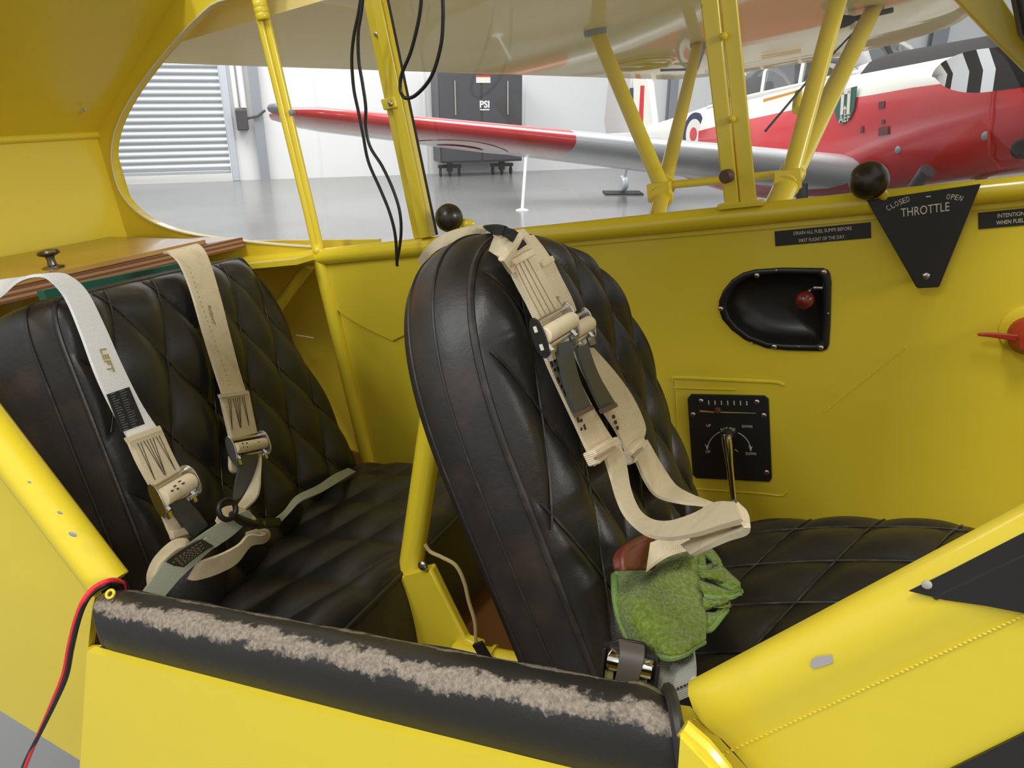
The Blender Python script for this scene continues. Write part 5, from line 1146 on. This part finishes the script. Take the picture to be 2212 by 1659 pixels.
t = thing('rear_lap_belt', 'grey green lap belt with heaped cream webbing on the rear cushion', 'belt', R(440, 1200, .04))
b = B(); rb_(b, [(304, 1284, .075), (330, 1248, .07), (358, 1212, .065), (410, 1172, .06), (470, 1132, .058), (535, 1102, .056)], [(348, 1296, .075), (386, 1252, .07), (418, 1222, .065), (456, 1188, .06), (500, 1158, .058), (545, 1116, .056)], .0026, 44); gb = obj('belt_webbing', b, web_green, t)
b = B(); rb_(b, [(357, 1214), (380, 1196), (412, 1176), (434, 1165)], [(388, 1232), (412, 1212), (440, 1192), (460, 1180)], .0022, 12, .0665); pl_ = obj('data_plate', b, plate_worn, gb)
b = B(); rn = random.Random(2)
for k in range(6):
    f = .2 + .12 * k; u0 = rn.uniform(.08, .2); u1 = rn.uniform(.7, .95)
    pa = lambda u: R(357 + 77 * u + (31 - 5 * u) * f, 1214 - 49 * u + (18 - 3 * u) * f, .0688)
    p = crom([pa(u0), pa(u1)], 14)
    for i in range(0, 13, 2): b.tube([p[i], p[i + 1]], .00035, 4)
obj('label_print', b, mat('tan_print', (.22, .18, .11), .8), pl_, smooth=False, kind='stuff')
b = B(); rb_(b, [(436, 1168), (446, 1160)], [(462, 1184), (474, 1176)], .003, 5, .065); obj('sewn_fold', b, web_green, gb)
b = B(); rb_(b, [(404, 1250, .05), (424, 1252, .052), (470, 1238, .054), (510, 1216, .054), (540, 1180, .052), (570, 1172, .05), (582, 1158, .05), (578, 1146, .048), (560, 1144, .046), (530, 1152, .044)], [(424, 1216, .06), (436, 1212, .064), (480, 1196, .066), (516, 1176, .064), (536, 1156, .060), (562, 1156, .060), (572, 1154, .058), (568, 1152, .056), (556, 1152, .052), (528, 1166, .050)], .0026, 50); obj('webbing_loop', b, web_cream, t)
b = B(); rb_(b, [(322, 1272, .06), (320, 1240, .055), (336, 1204, .05), (372, 1170, .046), (402, 1166, .046), (410, 1180, .046)], [(340, 1258, .072), (340, 1236, .068), (352, 1216, .064), (378, 1192, .06), (398, 1184, .058), (404, 1190, .056)], .0026, 40); obj('webbing_loop', b, web_cream, t)
b = B(); rb_(b, [(466, 1124, .036), (480, 1098, .036), (510, 1094, .036), (540, 1110, .036), (558, 1130, .036)], [(486, 1150, .04), (500, 1132, .04), (520, 1128, .04), (540, 1136, .04), (550, 1142, .04)], .0026, 30); obj('webbing_loop', b, web_cream, t)
b = B(); rb_(b, [(410, 1190, .046), (450, 1156, .046), (480, 1140, .046)], [(430, 1200, .046), (470, 1160, .046), (500, 1140, .046)], .0026, 16); obj('webbing_loop', b, web_cream, t)
b = B(); c = R(491, 1101, .062); b.tube([c + (PORT * math.cos(k / 20 * 2 * PI) + RNr.cross(PORT) * math.sin(k / 20 * 2 * PI)) * .0095 for k in range(21)], .0026, 10); b.tube([R(500, 1110, .062), R(520, 1124, .06), R(545, 1134, .058), R(560, 1132, .058)], [.003, .0045, .005, .003], 10); hk = obj('hook_ring', b, blackmetal, t)
b = B(); b.prism([R(*p, .057) for p in ((540, 1128), (552, 1122), (598, 1120), (602, 1128), (598, 1138), (556, 1144), (542, 1138))], RNr * .004); obj('clasp', b, blackmetal, t, bevel=.0008)
for px, py in ((550, 1131), (570, 1131)):
    b = B(); b.lathe(R(px, py, .061), RNr, [(.0028, 0), (.0028, .001), (.0014, .0016)], 12); obj('eyelet', b, brass, t)
b = B(); rb_(b, [(592, 1122, .056), (614, 1102, .052), (640, 1072, .042), (684, 1050, .03), (720, 1026, .02), (752, 1012, .008)], [(598, 1136, .056), (622, 1112, .055), (650, 1084, .05), (694, 1064, .036), (734, 1040, .026), (768, 1020, .014)], .0024, 40); obj('belt_webbing', b, web_green, t)

# ------------------------------------------------------------------ cables
def cable(name, label, pts, r, m, n=80):
    b = B(); b.tube(crom(pts, n), r, 10); return props(obj(name, b, m, None), label, 'cable')
t = thing('headset_cable', 'long black cable hanging doubled in front of the wide channel post', 'cable', Y(855, 575, .84))
b = B(); b.tube(crom([Y(*p, .84) for p in ((782, -20), (774, 30), (764, 80), (760, 130), (764, 190), (774, 240), (784, 290), (796, 350), (822, 410), (842, 460), (854, 510), (858, 575))], 90), .0021, 8); obj('cable_run', b, cable_black, t)
b = B(); b.tube(crom([Y(*p, .836) for p in ((786, -20), (780, 30), (774, 70), (775, 130), (783, 180), (790, 230), (790, 275), (800, 318), (826, 360), (850, 412), (864, 460), (866, 510), (857, 570))], 90), .0021, 8); obj('cable_run', b, cable_black, t)
cable('headset_cable', 'black cable hanging in a short open loop beside the wide channel post', [Y(*p, .82) for p in ((912, -20), (905, 40), (888, 110), (868, 160), (865, 195), (876, 212), (900, 204), (932, 165), (952, 100), (957, 40), (956, -20))], .0022, cable_black)
t = thing('battery_lead', 'twin red and black lead draped over the door frame at the left', 'cable', Y(100, 1480, .25))
base = [Y(268, 1276, .30), Y(262, 1260, .29), Y(238, 1257, .276), Y(205, 1272, .266), Y(182, 1300, .258), Y(165, 1345, .255), Y(152, 1400, .254), Y(140, 1460, .253), Y(115, 1520, .25), Y(85, 1585, .246), Y(55, 1650, .243), Y(40, 1700, .24)]
p_ = crom(base, 100)
tw_ = [.0015 * math.cos(.5 + i * .045) for i in range(100)]; tv_ = [.0015 * math.sin(.5 + i * .045) for i in range(100)]
for s, m, nm in ((1, wire_red, 'red_core'), (-1, cable_black, 'black_core')):
    b = B(); b.tube([q + V((tw_[i] * s, -abs(0), tv_[i] * s)) for i, q in enumerate(p_)], .0017, 8); obj(nm, b, m, t)
b = B(); c0 = Y(238, 1283, .262); b.tube([c0 + V((.0036 * math.cos(k / 14 * 2 * PI), .0020 * math.sin(k / 14 * 2 * PI), .0018 * math.sin(k / 14 * 2 * PI))) for k in range(15)], .0010, 8)
props(obj('eyelet', b, yellow_tube, None), 'small yellow eyelet on the aft end of the black sill pad', 'eyelet')

# words for the parts that look different from the rest of their thing
for o in list(COL.objects):
    k = o.name.split('.')[0]
    w = {'crank_arm': 'chrome crank arm', 'crank_knob': 'ivory crank knob', 'pull_tab': 'dark grey pull tab', 'black_patch': 'black cloth patch', 'red_core': 'red wire', 'black_core': 'black wire',
         'shield_emblem': 'green shield lettered AEF', 'data_plate': 'dark plate with worn print', 'foam_strip': 'green foam strip', 'webbing_roller': 'cream webbing roller', 'spinner': 'red spinner',
         'hook_ring': 'dark metal hook ring', 'wing_roundel': 'red and white roundel', 'roundel': 'dark blue ringed roundel', 'tape_wrap': 'black tape wrap'}.get(k)
    if w and o.parent and 'label' not in o: o['label'] = w
